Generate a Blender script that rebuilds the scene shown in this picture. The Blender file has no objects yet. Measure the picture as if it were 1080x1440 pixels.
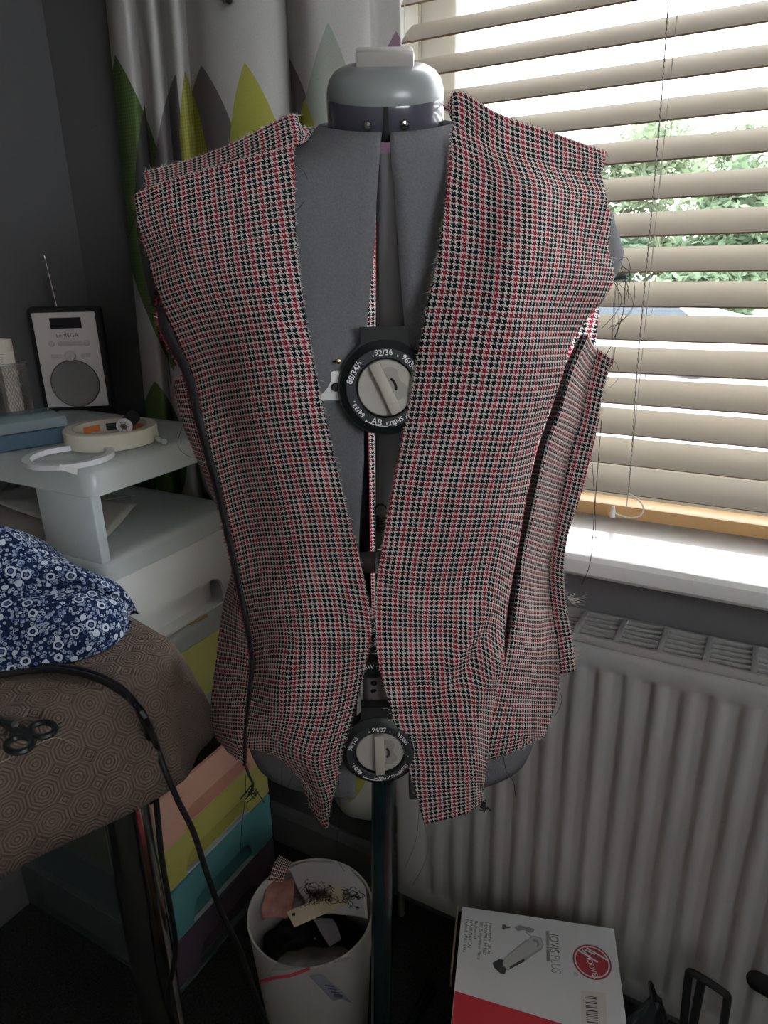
import bpy, bmesh, math, random
import numpy as np
from mathutils import Vector, Matrix, noise as mnoise
random.seed(7)
scene = bpy.context.scene
COL = scene.collection
PI = math.pi

# ------------------------------------------------------------------ camera
FPX = 980.0
EYE = 1.27
def nrm(v):
    v = np.array(v, float); return v / np.linalg.norm(v)
_Z = -nrm((60, -2730, -FPX)); _X = np.array((1840, -302, FPX), float)
_X = nrm(_X - _X.dot(_Z) * _Z); _Y = np.cross(_Z, _X)
RW = np.array([_X, _Y, _Z])                      # camera axes -> room axes
cam = bpy.data.cameras.new('camera'); camo = bpy.data.objects.new('camera', cam); COL.objects.link(camo)
mw = Matrix.Identity(4)
for i in range(3):
    for j in range(3): mw[i][j] = RW[i][j]
mw[2][3] = EYE
camo.matrix_world = mw
cam.sensor_fit = 'VERTICAL'; cam.sensor_height = 36.0; cam.sensor_width = 27.0
cam.lens = FPX / 1440 * 36.0
cam.clip_start = 0.02; cam.clip_end = 300
scene.camera = camo

# ------------------------------------------------------------------ sky, light, exposure
SKY = 12.5
scene.view_settings.view_transform = 'Standard'
scene.view_settings.look = 'None'
scene.view_settings.gamma = 1.0
scene.view_settings.use_curve_mapping = False
scene.view_settings.exposure = 0.38
world = bpy.data.worlds.new('sky'); scene.world = world; world.use_nodes = True
bg = world.node_tree.nodes['Background']
bg.inputs[0].default_value = (0.93, 0.97, 1.0, 1); bg.inputs[1].default_value = SKY

# ------------------------------------------------------------------ helpers: picture measure -> room
def ray(px, py):
    return RW @ np.array((px - 540.0, -(py - 720.0), -FPX)) / FPX
C0 = np.array((0, 0, EYE))
def pz(px, py, z): r = ray(px, py); return C0 + r * ((z - EYE) / r[2])
def pY(px, py, y): r = ray(px, py); return C0 + r * (y / r[1])
def pX(px, py, x): r = ray(px, py); return C0 + r * (x / r[0])
_f = RW @ np.array((0, 0, -1.0)); FH = nrm((_f[0], _f[1])); RT = np.array((FH[1], -FH[0]))
D0 = 0.75                                        # horizontal distance eye -> axis of the dress form
def P(px, py, t):                                # point t metres in front of the form's axis plane
    r = ray(px, py); return C0 + r * ((D0 - t) / (r[:2] @ FH))
def S(s, t, z):                                  # form coordinates -> room
    xy = FH * (D0 - t) + RT * s; return np.array((xy[0], xy[1], z))

# ------------------------------------------------------------------ helpers: materials
def mat(name, col, rough=0.5, metal=0.0, spec=0.5, bump=0.0, bscale=200.0, var=0.0, vscale=20.0, trans=0.0, coat=0.0):
    m = bpy.data.materials.new(name); m.use_nodes = True
    nt = m.node_tree; b = nt.nodes['Principled BSDF']
    b.inputs['Base Color'].default_value = (*col, 1); b.inputs['Roughness'].default_value = rough
    b.inputs['Metallic'].default_value = metal; b.inputs['Specular IOR Level'].default_value = spec
    b.inputs['Coat Weight'].default_value = coat
    tc = nt.nodes.new('ShaderNodeTexCoord')
    if var > 0:
        n = nt.nodes.new('ShaderNodeTexNoise'); n.inputs['Scale'].default_value = vscale; n.inputs['Detail'].default_value = 5
        nt.links.new(tc.outputs['Object'], n.inputs['Vector'])
        r = nt.nodes.new('ShaderNodeMapRange'); r.inputs[1].default_value = .3; r.inputs[2].default_value = .7
        r.inputs[3].default_value = 1 - var; r.inputs[4].default_value = 1 + var
        nt.links.new(n.outputs['Fac'], r.inputs[0])
        mx = nt.nodes.new('ShaderNodeVectorMath'); mx.operation = 'SCALE'; mx.inputs[0].default_value = col
        nt.links.new(r.outputs[0], mx.inputs['Scale']); nt.links.new(mx.outputs[0], b.inputs['Base Color'])
    if bump > 0:
        n = nt.nodes.new('ShaderNodeTexNoise'); n.inputs['Scale'].default_value = bscale; n.inputs['Detail'].default_value = 3
        nt.links.new(tc.outputs['Object'], n.inputs['Vector'])
        bp = nt.nodes.new('ShaderNodeBump'); bp.inputs['Strength'].default_value = bump; bp.inputs['Distance'].default_value = .002
        nt.links.new(n.outputs['Fac'], bp.inputs['Height']); nt.links.new(bp.outputs[0], b.inputs['Normal'])
    if trans > 0:
        t = nt.nodes.new('ShaderNodeBsdfTranslucent'); t.inputs[0].default_value = (*col, 1)
        mx = nt.nodes.new('ShaderNodeMixShader'); mx.inputs[0].default_value = trans
        nt.links.new(b.outputs[0], mx.inputs[1]); nt.links.new(t.outputs[0], mx.inputs[2])
        nt.links.new(mx.outputs[0], nt.nodes['Material Output'].inputs[0])
    return m
def clear(name, col, see, rough=0.15, tint=(1, 1, 1)):
    """see-through plastic: part of the light passes straight, the rest meets a milky surface"""
    m = mat(name, col, rough, spec=0.5)
    nt = m.node_tree; b = nt.nodes['Principled BSDF']
    t = nt.nodes.new('ShaderNodeBsdfTransparent'); t.inputs[0].default_value = (*tint, 1)
    l = nt.nodes.new('ShaderNodeBsdfTranslucent'); l.inputs[0].default_value = (*col, 1)
    m1 = nt.nodes.new('ShaderNodeMixShader'); m1.inputs[0].default_value = .35
    nt.links.new(b.outputs[0], m1.inputs[1]); nt.links.new(l.outputs[0], m1.inputs[2])
    m2 = nt.nodes.new('ShaderNodeMixShader'); m2.inputs[0].default_value = see
    nt.links.new(m1.outputs[0], m2.inputs[1]); nt.links.new(t.outputs[0], m2.inputs[2])
    nt.links.new(m2.outputs[0], nt.nodes['Material Output'].inputs[0])
    return m
def glassy(name, tint=(1, 1, 1)):
    m = bpy.data.materials.new(name); m.use_nodes = True; nt = m.node_tree
    for n in list(nt.nodes):
        if n.type == 'BSDF_PRINCIPLED': nt.nodes.remove(n)
    t = nt.nodes.new('ShaderNodeBsdfTransparent'); t.inputs[0].default_value = (*tint, 1)
    g = nt.nodes.new('ShaderNodeBsdfGlossy'); g.inputs['Roughness'].default_value = .02
    fr = nt.nodes.new('ShaderNodeFresnel'); fr.inputs[0].default_value = 1.35
    mx = nt.nodes.new('ShaderNodeMixShader')
    nt.links.new(fr.outputs[0], mx.inputs[0]); nt.links.new(t.outputs[0], mx.inputs[1]); nt.links.new(g.outputs[0], mx.inputs[2])
    nt.links.new(mx.outputs[0], nt.nodes['Material Output'].inputs[0])
    return m
class NG:                                        # tiny node-graph writer
    def __init__(s, m): s.nt = m.node_tree
    def val(s, i, x):
        if isinstance(x, (int, float)): i.default_value = x
        elif isinstance(x, tuple): i.default_value = x
        else: s.nt.links.new(x, i)
    def m(s, op, a, b=0.0, c=None):
        n = s.nt.nodes.new('ShaderNodeMath'); n.operation = op
        s.val(n.inputs[0], a); s.val(n.inputs[1], b)
        if c is not None: s.val(n.inputs[2], c)
        return n.outputs[0]
    def mix(s, f, a, b):
        n = s.nt.nodes.new('ShaderNodeMix'); n.data_type = 'RGBA'
        s.val(n.inputs[0], f)
        s.val(n.inputs[6], (*a, 1) if isinstance(a, tuple) else a); s.val(n.inputs[7], (*b, 1) if isinstance(b, tuple) else b)
        return n.outputs[2]
    def uv(s):
        t = s.nt.nodes.new('ShaderNodeTexCoord'); x = s.nt.nodes.new('ShaderNodeSeparateXYZ')
        s.nt.links.new(t.outputs['UV'], x.inputs[0]); return x.outputs[0], x.outputs[1], t.outputs['UV']

# ------------------------------------------------------------------ helpers: meshes and objects
def root(name, label, cat, loc=(0, 0, 0), group=None):
    o = bpy.data.objects.new(name, None); COL.objects.link(o); o.empty_display_size = .05
    o.location = tuple(float(a) for a in loc)
    o['label'] = label; o['category'] = cat
    if group: o['group'] = group
    return o
def worldloc(p):
    v = Vector((0, 0, 0))
    while p is not None: v += p.location; p = p.parent
    return v
def tag(o, label, cat, group=None):
    o['label'] = label; o['category'] = cat
    if group: o['group'] = group
    return o
def stuff(o): o['kind'] = 'stuff'; return o
def struct(o): o['kind'] = 'structure'; return o

class MB:
    def __init__(s): s.v = []; s.f = []; s.mi = []; s.uv = None
    def add(s, vs, fs, mi=0, M=None):
        k = len(s.v)
        for p in vs:
            p = Vector([float(c) for c in p])
            s.v.append(M @ p if M is not None else p)
        for f in fs: s.f.append(tuple(k + i for i in f)); s.mi.append(mi)
        return s
    def box(s, lo, hi, mi=0, M=None, bev=0.0, seg=2):
        x0, y0, z0 = lo; x1, y1, z1 = hi
        if bev <= 0:
            v = [(x0, y0, z0), (x1, y0, z0), (x1, y1, z0), (x0, y1, z0), (x0, y0, z1), (x1, y0, z1), (x1, y1, z1), (x0, y1, z1)]
            return s.add(v, [(3, 2, 1, 0), (4, 5, 6, 7), (0, 1, 5, 4), (1, 2, 6, 5), (2, 3, 7, 6), (3, 0, 4, 7)], mi, M)
        bm = bmesh.new(); bmesh.ops.create_cube(bm, size=1)
        for v in bm.verts: v.co = Vector(((x0 + x1) / 2 + v.co.x * (x1 - x0), (y0 + y1) / 2 + v.co.y * (y1 - y0), (z0 + z1) / 2 + v.co.z * (z1 - z0)))
        bmesh.ops.bevel(bm, geom=bm.edges[:], offset=bev, segments=seg, profile=.5, affect='EDGES')
        return s.bm(bm, mi, M)
    def bm(s, bm, mi=0, M=None):
        bm.verts.index_update()
        s.add([v.co.copy() for v in bm.verts], [tuple(v.index for v in f.verts) for f in bm.faces], mi, M); bm.free(); return s
    def lathe(s, prof, n=32, mi=0, M=None, sx=1.0, sy=1.0):
        vs = []; fs = []; k = len(prof)
        for i in range(n):
            a = 2 * PI * i / n
            for r, z in prof: vs.append((r * sx * math.cos(a), r * sy * math.sin(a), z))
        for i in range(n):
            for j in range(k - 1):
                a, b = i * k + j, ((i + 1) % n) * k + j
                fs.append((a, b, b + 1, a + 1))
        return s.add(vs, fs, mi, M)
    def tube(s, pts, r, n=8, mi=0, M=None, closed=False, rads=None):
        pts = [Vector([float(c) for c in p]) for p in pts]; vs = []; fs = []; m = len(pts); up = None
        for i, p in enumerate(pts):
            a = pts[(i - 1) % m] if (closed or i > 0) else p; b = pts[(i + 1) % m] if (closed or i < m - 1) else p
            t = (b - a); t = t.normalized() if t.length > 1e-9 else Vector((0, 0, 1))
            if up is None: up = Vector((0, 0, 1)) if abs(t.z) < .9 else Vector((1, 0, 0))
            x = up - t * up.dot(t); x = x.normalized() if x.length > 1e-6 else t.orthogonal().normalized(); up = x; y = t.cross(x)
            rr = rads[i] if rads else r
            for j in range(n):
                q = 2 * PI * j / n; vs.append(p + (x * math.cos(q) + y * math.sin(q)) * rr)
        for i in range(m if closed else m - 1):
            for j in range(n):
                a = i * n + j; b = i * n + (j + 1) % n; c = ((i + 1) % m) * n
                fs.append((a, b, c + (j + 1) % n, c + j))
        if not closed: fs += [tuple(range(n))[::-1], tuple(range((m - 1) * n, m * n))]
        return s.add(vs, fs, mi, M)
    def prism(s, poly, z0, z1, mi=0, M=None):
        n = len(poly)
        v = [(x, y, z0) for x, y in poly] + [(x, y, z1) for x, y in poly]
        f = [tuple(range(n))[::-1], tuple(range(n, 2 * n))] + [(i, (i + 1) % n, n + (i + 1) % n, n + i) for i in range(n)]
        return s.add(v, f, mi, M)
    def grid(s, rows, mi=0, closed=False):
        n = len(rows[0]); vs = [p for r in rows for p in r]; fs = []
        for i in range(len(rows) - 1):
            for j in range(n if closed else n - 1):
                a = i * n + j; b = i * n + (j + 1) % n
                fs.append((a, b, b + n, a + n))
        return s.add(vs, fs, mi)
    def build(s, name, mats, parent=None, smooth=.7, uv=None, solid=0.0, offset=-1.0):
        me = bpy.data.meshes.new(name)
        off = worldloc(parent) if parent else Vector((0, 0, 0))
        me.from_pydata([v - off for v in s.v], [], s.f)
        mats = mats if isinstance(mats, (list, tuple)) else [mats]
        for m in mats: me.materials.append(m)
        me.polygons.foreach_set('material_index', s.mi)
        if uv is not None:
            l = me.uv_layers.new(name='UVMap')
            for lp in me.loops: l.data[lp.index].uv = uv[lp.vertex_index]
        if smooth:
            me.polygons.foreach_set('use_smooth', [True] * len(me.polygons)); me.set_sharp_from_angle(angle=smooth)
        me.update()
        o = bpy.data.objects.new(name, me); COL.objects.link(o)
        if parent: o.parent = parent
        if solid:
            md = o.modifiers.new('thickness', 'SOLIDIFY'); md.thickness = solid; md.offset = offset
        return o
def top(o, label, cat, group=None, base=None):
    """a thing that is one mesh: origin moved to the base of the mesh"""
    me = o.data; vs = [v.co for v in me.vertices]
    b = Vector(base) if base is not None else Vector((sum(v.x for v in vs) / len(vs), sum(v.y for v in vs) / len(vs), min(v.z for v in vs)))
    me.transform(Matrix.Translation(-b)); o.location = b
    return tag(o, label, cat, group)
def frame(o, x, y):
    x = Vector([float(a) for a in x]).normalized(); y = Vector([float(a) for a in y]); y = (y - x * y.dot(x)).normalized(); z = x.cross(y)
    M = Matrix.Identity(4)
    for i in range(3): M[i][0] = x[i]; M[i][1] = y[i]; M[i][2] = z[i]; M[i][3] = float(o[i])
    return M
def cat1(p0, p1, p2, p3, t):
    return .5 * ((2 * p1) + (-p0 + p2) * t + (2 * p0 - 5 * p1 + 4 * p2 - p3) * t * t + (-p0 + 3 * p1 - 3 * p2 + p3) * t ** 3)
def spline(pts, n):
    pts = [np.array(p, float) for p in pts]; m = len(pts); out = []
    for i in range(n):
        u = (m - 1) * i / (n - 1); k = min(int(u), m - 2); t = u - k
        p0 = pts[k - 1] if k > 0 else 2 * pts[0] - pts[1]
        p3 = pts[k + 2] if k < m - 2 else 2 * pts[-1] - pts[-2]
        out.append(cat1(p0, pts[k], pts[k + 1], p3, t))
    return out
def lerp(tab, z):
    if z >= tab[0][0]: return tab[0][1]
    for (a, va), (b, vb) in zip(tab, tab[1:]):
        if z >= b: q = (z - b) / (a - b); q = q * q * (3 - 2 * q) * .5 + q * .5; return vb + (va - vb) * q
    return tab[-1][1]
def text(body, size, M, m, parent, name='lettering', ext=.0002, bold=0.0, align='CENTER', sx=1.0):
    cu = bpy.data.curves.new(name, 'FONT'); cu.body = body; cu.size = size; cu.align_x = align; cu.align_y = 'CENTER'
    cu.extrude = ext; cu.offset = bold; cu.resolution_u = 3
    o = bpy.data.objects.new(name, cu); COL.objects.link(o)
    bpy.context.view_layer.update()
    me = bpy.data.meshes.new_from_object(o.evaluated_get(bpy.context.evaluated_depsgraph_get()))
    bpy.data.objects.remove(o); bpy.data.curves.remove(cu)
    off = worldloc(parent) if parent else Vector((0, 0, 0))
    me.transform(Matrix.Translation(-off) @ M @ Matrix.Scale(sx, 4, (1, 0, 0)))
    me.materials.clear(); me.materials.append(m)
    o = bpy.data.objects.new(name, me); COL.objects.link(o); o.parent = parent
    return o
def merge(objs, name):
    bm = bmesh.new(); a = objs[0]
    for o in objs: bm.from_mesh(o.data)
    bm.to_mesh(a.data); bm.free(); a.name = name
    for o in objs[1:]: bpy.data.objects.remove(o)
    return a

# ------------------------------------------------------------------ plain materials
M_wall = mat('dark_grey_paint', (.092, .091, .094), .85, bump=.25, bscale=350, var=.06, vscale=3)
M_wallw = mat('grey_paint_window_wall', (.19, .185, .195), .8, bump=.15, bscale=350, var=.04, vscale=3)
M_ceil = mat('ceiling_white', (.86, .86, .85), .9)
M_back = mat('magnolia_paint', (.55, .54, .52), .9)
M_carpet = mat('charcoal_carpet', (.045, .047, .047), .98, spec=.1, bump=1.0, bscale=420, var=.5, vscale=260)
M_skirt = mat('skirting_gloss', (.16, .16, .16), .4)
M_upvc = mat('white_upvc', (.82, .82, .8), .28, coat=.3)
M_sill = mat('white_gloss_sill', (.84, .85, .86), .10, coat=.6)
M_slat = mat('cream_wood_slat', (.47, .43, .375), .6, bump=.12, bscale=60, trans=.12)
M_edge = mat('bare_wood_edge', (.20, .13, .07), .7)
M_rail = mat('tan_bottom_rail', (.66, .40, .17), .5)
M_cord = mat('blind_cord', (.50, .48, .43), .9)
M_rad = mat('white_enamel', (.46, .46, .46), .42)
M_dark = mat('dark_inside', (.01, .01, .011), .9)
M_black = mat('black_plastic', (.012, .016, .017), .38)
M_blackm = mat('matt_black', (.012, .013, .014), .7)
M_chrome = mat('chrome', (.62, .63, .64), .16, metal=1)
M_steel = mat('brushed_steel', (.55, .55, .56), .3, metal=1)
M_jersey = mat('grey_jersey', (.150, .150, .160), .95, spec=.15, bump=.35, bscale=700, var=.12, vscale=500)
M_cap = mat('pale_grey_plastic', (.24, .26, .26), .30)
M_band = mat('slate_band', (.06, .06, .085), .22, coat=.4)
M_knob = mat('stone_plastic', (.40, .385, .34), .42)
M_knobd = mat('stone_plastic_recess', (.30, .285, .25), .5)
M_print = mat('white_print', (.8, .8, .8), .6)
M_column = mat('grey_column', (.38, .37, .39), .4)
M_pole = mat('green_black_pole', (.012, .028, .030), .25, coat=.3)
M_grey = mat('grey_plastic', (.17, .165, .17), .45)

# ------------------------------------------------------------------ the room
WY, WX0, WX1, YB, ZC = 1.0, -1.242, 2.3, -2.4, 2.4
OX0, OX1, OZ0, OZ1 = -.562, 1.30, .872, 2.16
struct(MB().box((WX0 - .1, YB - .1, -.1), (WX1 + .1, WY + .25, 0)).build('floor', M_carpet, smooth=0))
struct(MB().box((WX0 - .1, YB - .1, ZC), (WX1 + .1, WY + .25, ZC + .1)).build('ceiling', M_ceil, smooth=0))
w = MB()
w.box((WX0 - .1, WY, 0), (OX0, WY + .25, ZC)); w.box((OX1, WY, 0), (WX1 + .1, WY + .25, ZC))
w.box((OX0, WY, 0), (OX1, WY + .25, OZ0)); w.box((OX0, WY, OZ1), (OX1, WY + .25, ZC))
struct(w.build('wall_window', M_wallw, smooth=0))
struct(MB().box((WX0 - .1, YB, 0), (WX0, WY, ZC)).build('wall_left', M_wall, smooth=0))
BY0, BY1, BZ0, BZ1 = -1.75, -.25, 1.25, 2.12         # unseen opening added in the right wall to let in fill light
w = MB()
w.box((WX1, YB, 0), (WX1 + .1, BY0, ZC)); w.box((WX1, BY1, 0), (WX1 + .1, WY, ZC)); w.box((WX1, BY0, 0), (WX1 + .1, BY1, BZ0)); w.box((WX1, BY0, BZ1), (WX1 + .1, BY1, ZC))
struct(w.build('wall_right', M_back, smooth=0))
struct(MB().box((WX0 - .1, YB - .1, 0), (WX1 + .1, YB, ZC)).build('wall_back', M_back, smooth=0))
# darker painted strip of the window wall beside the curtain
struct(MB().box((WX0 + .001, WY - .004, 0), (-.60, WY - .0005, ZC)).build('trim_1', M_wall, smooth=0))
def skirting(name, lo, hi, axis):
    b = MB(); h = .10
    prof = [(0, 0), (.016, 0), (.016, h - .02), (.011, h - .008), (.006, h), (0, h)]
    if axis == 'x':
        vs = [(x, WY - .0045 - p, z) for x in (lo, hi) for p, z in prof]
    else:
        vs = [(WX0 + p, y, z) for y in (lo, hi) for p, z in prof]
    n = len(prof)
    b.add(vs, [(i, (i + 1) % n, n + (i + 1) % n, n + i) for i in range(n)] + [tuple(range(n)), tuple(range(n, 2 * n))])
    struct(b.build(name, M_skirt, smooth=0))
skirting('baseboard_window', WX0 + .02, WX1, 'x'); skirting('baseboard_left', YB, WY - .02, 'y')

# window: reveal lining, frame, panes, sill
win = root('window_1', 'white window', 'window', (.37, 1.12, OZ0)); del win['label'], win['category']; struct(win)
FY0, FY1 = 1.135, 1.20
fr = MB(); fw = .062
fr.box((OX0, FY0, OZ0), (OX0 + fw, FY1, OZ1), bev=.006); fr.box((OX1 - fw, FY0, OZ0), (OX1, FY1, OZ1), bev=.006)
fr.box((OX0 + fw, FY0, OZ0), (OX1 - fw, FY1, OZ0 + fw + .02), bev=.006); fr.box((OX0 + fw, FY0, OZ1 - fw), (OX1 - fw, FY1, OZ1), bev=.006)
fr.build('frame', M_upvc, win, smooth=.5)
MB().box((.34, FY0, OZ0 + fw), (.41, FY1, OZ1 - fw), bev=.006).build('mullion', M_upvc, win, smooth=.5)
M_glass = glassy('window_glass')
for a, b in ((OX0 + fw, .34), (.41, OX1 - fw)):
    MB().box((a, 1.165, OZ0 + fw), (b, 1.169, OZ1 - fw)).build('pane', M_glass, win, smooth=0)
rv = MB()
rv.box((OX0 - .0005, WY + .001, OZ0), (OX0 + .004, FY0, OZ1)); rv.box((OX1 - .004, WY + .001, OZ0), (OX1 + .0005, FY0, OZ1)); rv.box((OX0 + .004, WY + .001, OZ1 - .004), (OX1 - .004, FY0, OZ1))
rv.build('reveal', M_upvc, win, smooth=0)
# sill: rounded nose overhanging the wall
prof = [(1.14, .884), (.912, .884), (.905, .882), (.900, .876), (.899, .866), (.9, .857), (.905, .851), (.914, .849), (.999, .849), (.999, .8735), (1.14, .8735)]
sl = MB(); n = len(prof)
for x0, x1 in ((-.62, 1.36),):
    sl.add([(x, y, z) for x in (x0, x1) for y, z in prof], [(i, (i + 1) % n, n + (i + 1) % n, n + i) for i in range(n)] + [tuple(range(n))[::-1], tuple(range(n, 2 * n))])
sl.build('sill', M_sill, win, smooth=.5)

# venetian blind
bl = root('venetian_blind', 'cream wooden venetian blind with tilted slats hanging in the window', 'blind', (.35, 1.07, .892))
sx0, sx1 = -.548, 1.285
tilt = math.radians(38); sw = .050; base = None
for k in range(28):
    zc = .931 + .0155 + k * .0455; yc = 1.0695
    if zc > 2.10: break
    if base is None:
        b = MB(); m = 7
        rows = []
        for x in (0, 1):
            r = []
            for th in (-.0013, .0013):
                seq = range(m) if th < 0 else range(m - 1, -1, -1)
                for i in seq:
                    q = (i / (m - 1) - .5) * sw; r.append((sx0 if x == 0 else sx1, q, th + .0022 * (1 - (2 * q / sw) ** 2)))
            rows.append(r)
        ct, st = math.cos(tilt), math.sin(tilt)
        rows = [[(x, y * ct - z * st, y * st + z * ct) for x, y, z in r] for r in rows]
        b.grid(rows, closed=True); b.mi[m - 1] = 1; b.mi[2 * m - 1] = 1
        n = 2 * m; b.f += [tuple(range(n)), tuple(range(n, 2 * n))[::-1]]; b.mi += [0, 0]
        o = b.build('slat', [M_slat, M_edge], None, smooth=.5); base = o.data; o.parent = bl
    else:
        o = bpy.data.objects.new('slat', base); COL.objects.link(o); o.parent = bl
    o.location = Vector((0, yc, zc)) - bl.location
MB().box((sx0, 1.047, .8925), (sx1, 1.092, .9135), bev=.004).build('bottom_rail', M_rail, bl, smooth=.5)
MB().box((sx0, 1.04, 2.10), (sx1, 1.098, 2.155), bev=.004).build('head_rail', M_slat, bl, smooth=.5)
for xx in (-.541, float(pY(942, 120, 1.047)[0]), .35, .80, 1.24):
    t = MB()
    for yy in (1.047, 1.0925): t.tube([(xx, yy, .9135), (xx, yy, 2.10)], .0007, 5)
    t.build('ladder_cord', M_cord, bl)
# pull cord in front of the slats: twisted, looped at the end on the sill
pc = root('pull_cord', 'grey twisted blind pull cord hanging before the slats, looped above the sill', 'cord', pY(884, 700, 1.03))
cp = [pY(x, y, 1.034) for x, y in ((948, -120), (940, 0), (931, 130), (920, 260), (909, 380), (897, 510), (888, 640), (884, 694))]
t = MB(); pts = spline(cp, 60); t.tube(pts, .0009, 6)
nk = 620; lp = spline(cp, nk)
t2 = MB()
for i in range(0, nk - 6, 6):
    a = np.array(lp[i]); b = np.array(lp[i + 4]); t2.tube([a + np.array((-.0009, -.0008, 0)), b + np.array((.0009, -.0008, 0))], .0005, 4)
t.build('cord', M_cord, pc); stuff(t2.build('cord_twist', mat('cord_dark', (.16, .15, .14), .9), pc))
M_tassel = mat('clear_cord_end', (.75, .72, .68), .3)
loop = [pY(x, y, 1.028) for x, y in ((884, 694), (893, 699), (902, 708), (905, 717), (900, 725), (889, 728), (877, 726), (866, 722), (862, 716))]
MB().tube(spline(loop, 30), .0012, 6).build('cord_loop', M_tassel, pc)
e = pY(862, 718, 1.028)
MB().lathe([(0, .008), (.0025, .006), (.004, -.004), (.0045, -.010), (0, -.011)], 10, M=Matrix.Translation(e)).build('cord_end', M_tassel, pc)

# radiator
rx0, rx1, rz0, rz1, ry = -.500, 1.02, .110, .748, .900
rd = root('radiator', 'white fluted panel radiator with slotted top grille under the window sill', 'radiator', (.26, .94, rz0))
pit = .0376; ph = .016
xs = [rx0, rx0 + .004]
k0 = math.ceil((rx0 + .03 - ph) / pit)
xc = []
for k in range(k0, 100):
    c = ph + k * pit
    if c > rx1 - .03: break
    xc.append(c)
cols = [(rx0, .006), (rx0 + .003, .001), (rx0 + .006, 0)]
for c in xc: cols += [(c - .0135, 0), (c - .0085, 1), (c - .004, 1.05), (c + .004, 1.05), (c + .0085, 1), (c + .0135, 0)]
cols += [(rx1 - .006, 0), (rx1 - .003, .001), (rx1, .006)]
zr = [(rz0, 0, .006), (rz0 + .003, 0, .001), (rz0 + .006, 0, 0), (.146, 0, 0), (.149, .55, 0), (.156, .95, 0), (.170, 1, 0), (.69, 1, 0), (.706, .95, 0), (.712, .6, 0), (.716, 0, 0), (rz1 - .012, 0, 0), (rz1 - .006, 0, .002), (rz1, 0, .007)]
rows = []
for z, dm, edge in zr:
    r = []
    for x, d in cols:
        dep = d * .0048 * dm if d >= .5 or d == 0 else d
        r.append((x, ry + dep + edge, z))
    rows.append(r)
MB().grid(rows).build('front_panel', M_rad, rd, smooth=.9)
bk = MB(); bk.box((rx0, ry + .009, rz0 + .01), (rx1, ry + .013, rz1 - .002)); bk.box((rx0 + .005, .964, rz0 + .01), (rx1 - .005, .978, rz1 - .01)); bk.build('back_panel', M_rad, rd, smooth=0)
for x in (rx0, rx1):
    MB().box((x - .002, ry + .008, rz0 + .02), (x + .002, .978, rz1 + .012), bev=.0015).build('side_panel', M_rad, rd, smooth=.5)
gz = rz1 + .014
gr = MB()
gr.box((rx0, .900, rz1 + .001), (rx1, .908, gz), bev=.0015); gr.box((rx0, .975, rz1 - .01), (rx1, .981, gz), bev=.0015)
gr.build('grille_frame', M_rad, rd, smooth=.5)
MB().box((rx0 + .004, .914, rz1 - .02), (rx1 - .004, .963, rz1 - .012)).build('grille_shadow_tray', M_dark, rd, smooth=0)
for i in range(4):
    y = .9195 + i * .0138
    MB().box((rx0, y - .0026, gz - .006), (rx1, y + .0026, gz - .0005), bev=.001).build('grille_bar', M_rad, rd, smooth=.5)
cbm = None
for k in range(26):
    x = rx0 + .010 + k * .0578
    if x > rx1: break
    if cbm is None:
        o = MB().box((-.004, .906, gz - .007), (.004, .977, gz + .0003), bev=.001).build('grille_crossbar', M_rad, None, smooth=.5); cbm = o.data
    else: o = bpy.data.objects.new('grille_crossbar', cbm); COL.objects.link(o)
    o.parent = rd; o.location = Vector((x, 0, 0)) - rd.location
vp = MB(); vp.tube([(-.515, .945, 0), (-.515, .945, .16), (-.507, .945, .17), (-.498, .945, .17)], .0075, 10); vp.build('supply_pipe', M_grey, rd)
MB().lathe([(0, 0), (.012, 0), (.014, .006), (.014, .03), (.010, .036), (0, .037)], 14, M=Matrix.Translation((-.515, .945, .172))).build('valve_cap', M_grey, rd)

# ------------------------------------------------------------------ curtain
CY = .93
def cpt(px, py): v = pY(px, py, CY); return v[0], v[2]
folds = [(-1.047, .965), (-1.03, .935), (-1.0, .928), (-.983, .950), (-.975, .955), (-.955, .918), (-.935, .920), (-.926, .950), (-.92, .952), (-.905, .922), (-.885, .925), (-.872, .952), (-.865, .950), (-.835, .918), (-.79, .906), (-.74, .908), (-.70, .922), (-.678, .945), (-.672, .958), (-.664, .950), (-.655, .918), (-.63, .900), (-.595, .905), (-.56, .915), (-.536, .928), (-.531, .945), (-.525, .955), (-.505, .960), (-.487, .966)]
fx = spline([(a, b, 0) for a, b in folds], 170)
zb, zt = .262, 2.22
rows = []; uvs = []
nz = 44
for j in range(nz):
    z = zb + (zt - zb) * j / (nz - 1)
    r = []
    for i, p in enumerate(fx):
        k = .62 + .38 * (z - zb) / (zt - zb)
        sway = .004 * math.sin(z * 5 + i * .12)
        y = .985 - (.985 - p[1]) * (1.0 + .10 * math.sin(z * 2.1 + i * .05)) + sway * .6
        y = min(y, .988); xq = -.487 + (p[0] + .487) * (1 - .097 * max(0, z - .99))
        r.append((xq * y / CY, y, z)); uvs.append((xq, EYE + (z - EYE) * CY / y))
    rows.append(r)
M_curt = bpy.data.materials.new('leaf_print_curtain'); M_curt.use_nodes = True
g = NG(M_curt); nt = M_curt.node_tree; pb = nt.nodes['Principled BSDF']; pb.inputs['Roughness'].default_value = .95; pb.inputs['Specular IOR Level'].default_value = .1
u, v, uvv = g.uv()
wv = nt.nodes.new('ShaderNodeTexNoise'); wv.inputs['Scale'].default_value = 420; nt.links.new(uvv, wv.inputs['Vector'])
linen = g.m('ADD', .88, g.m('MULTIPLY', wv.outputs['Fac'], .24))
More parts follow.
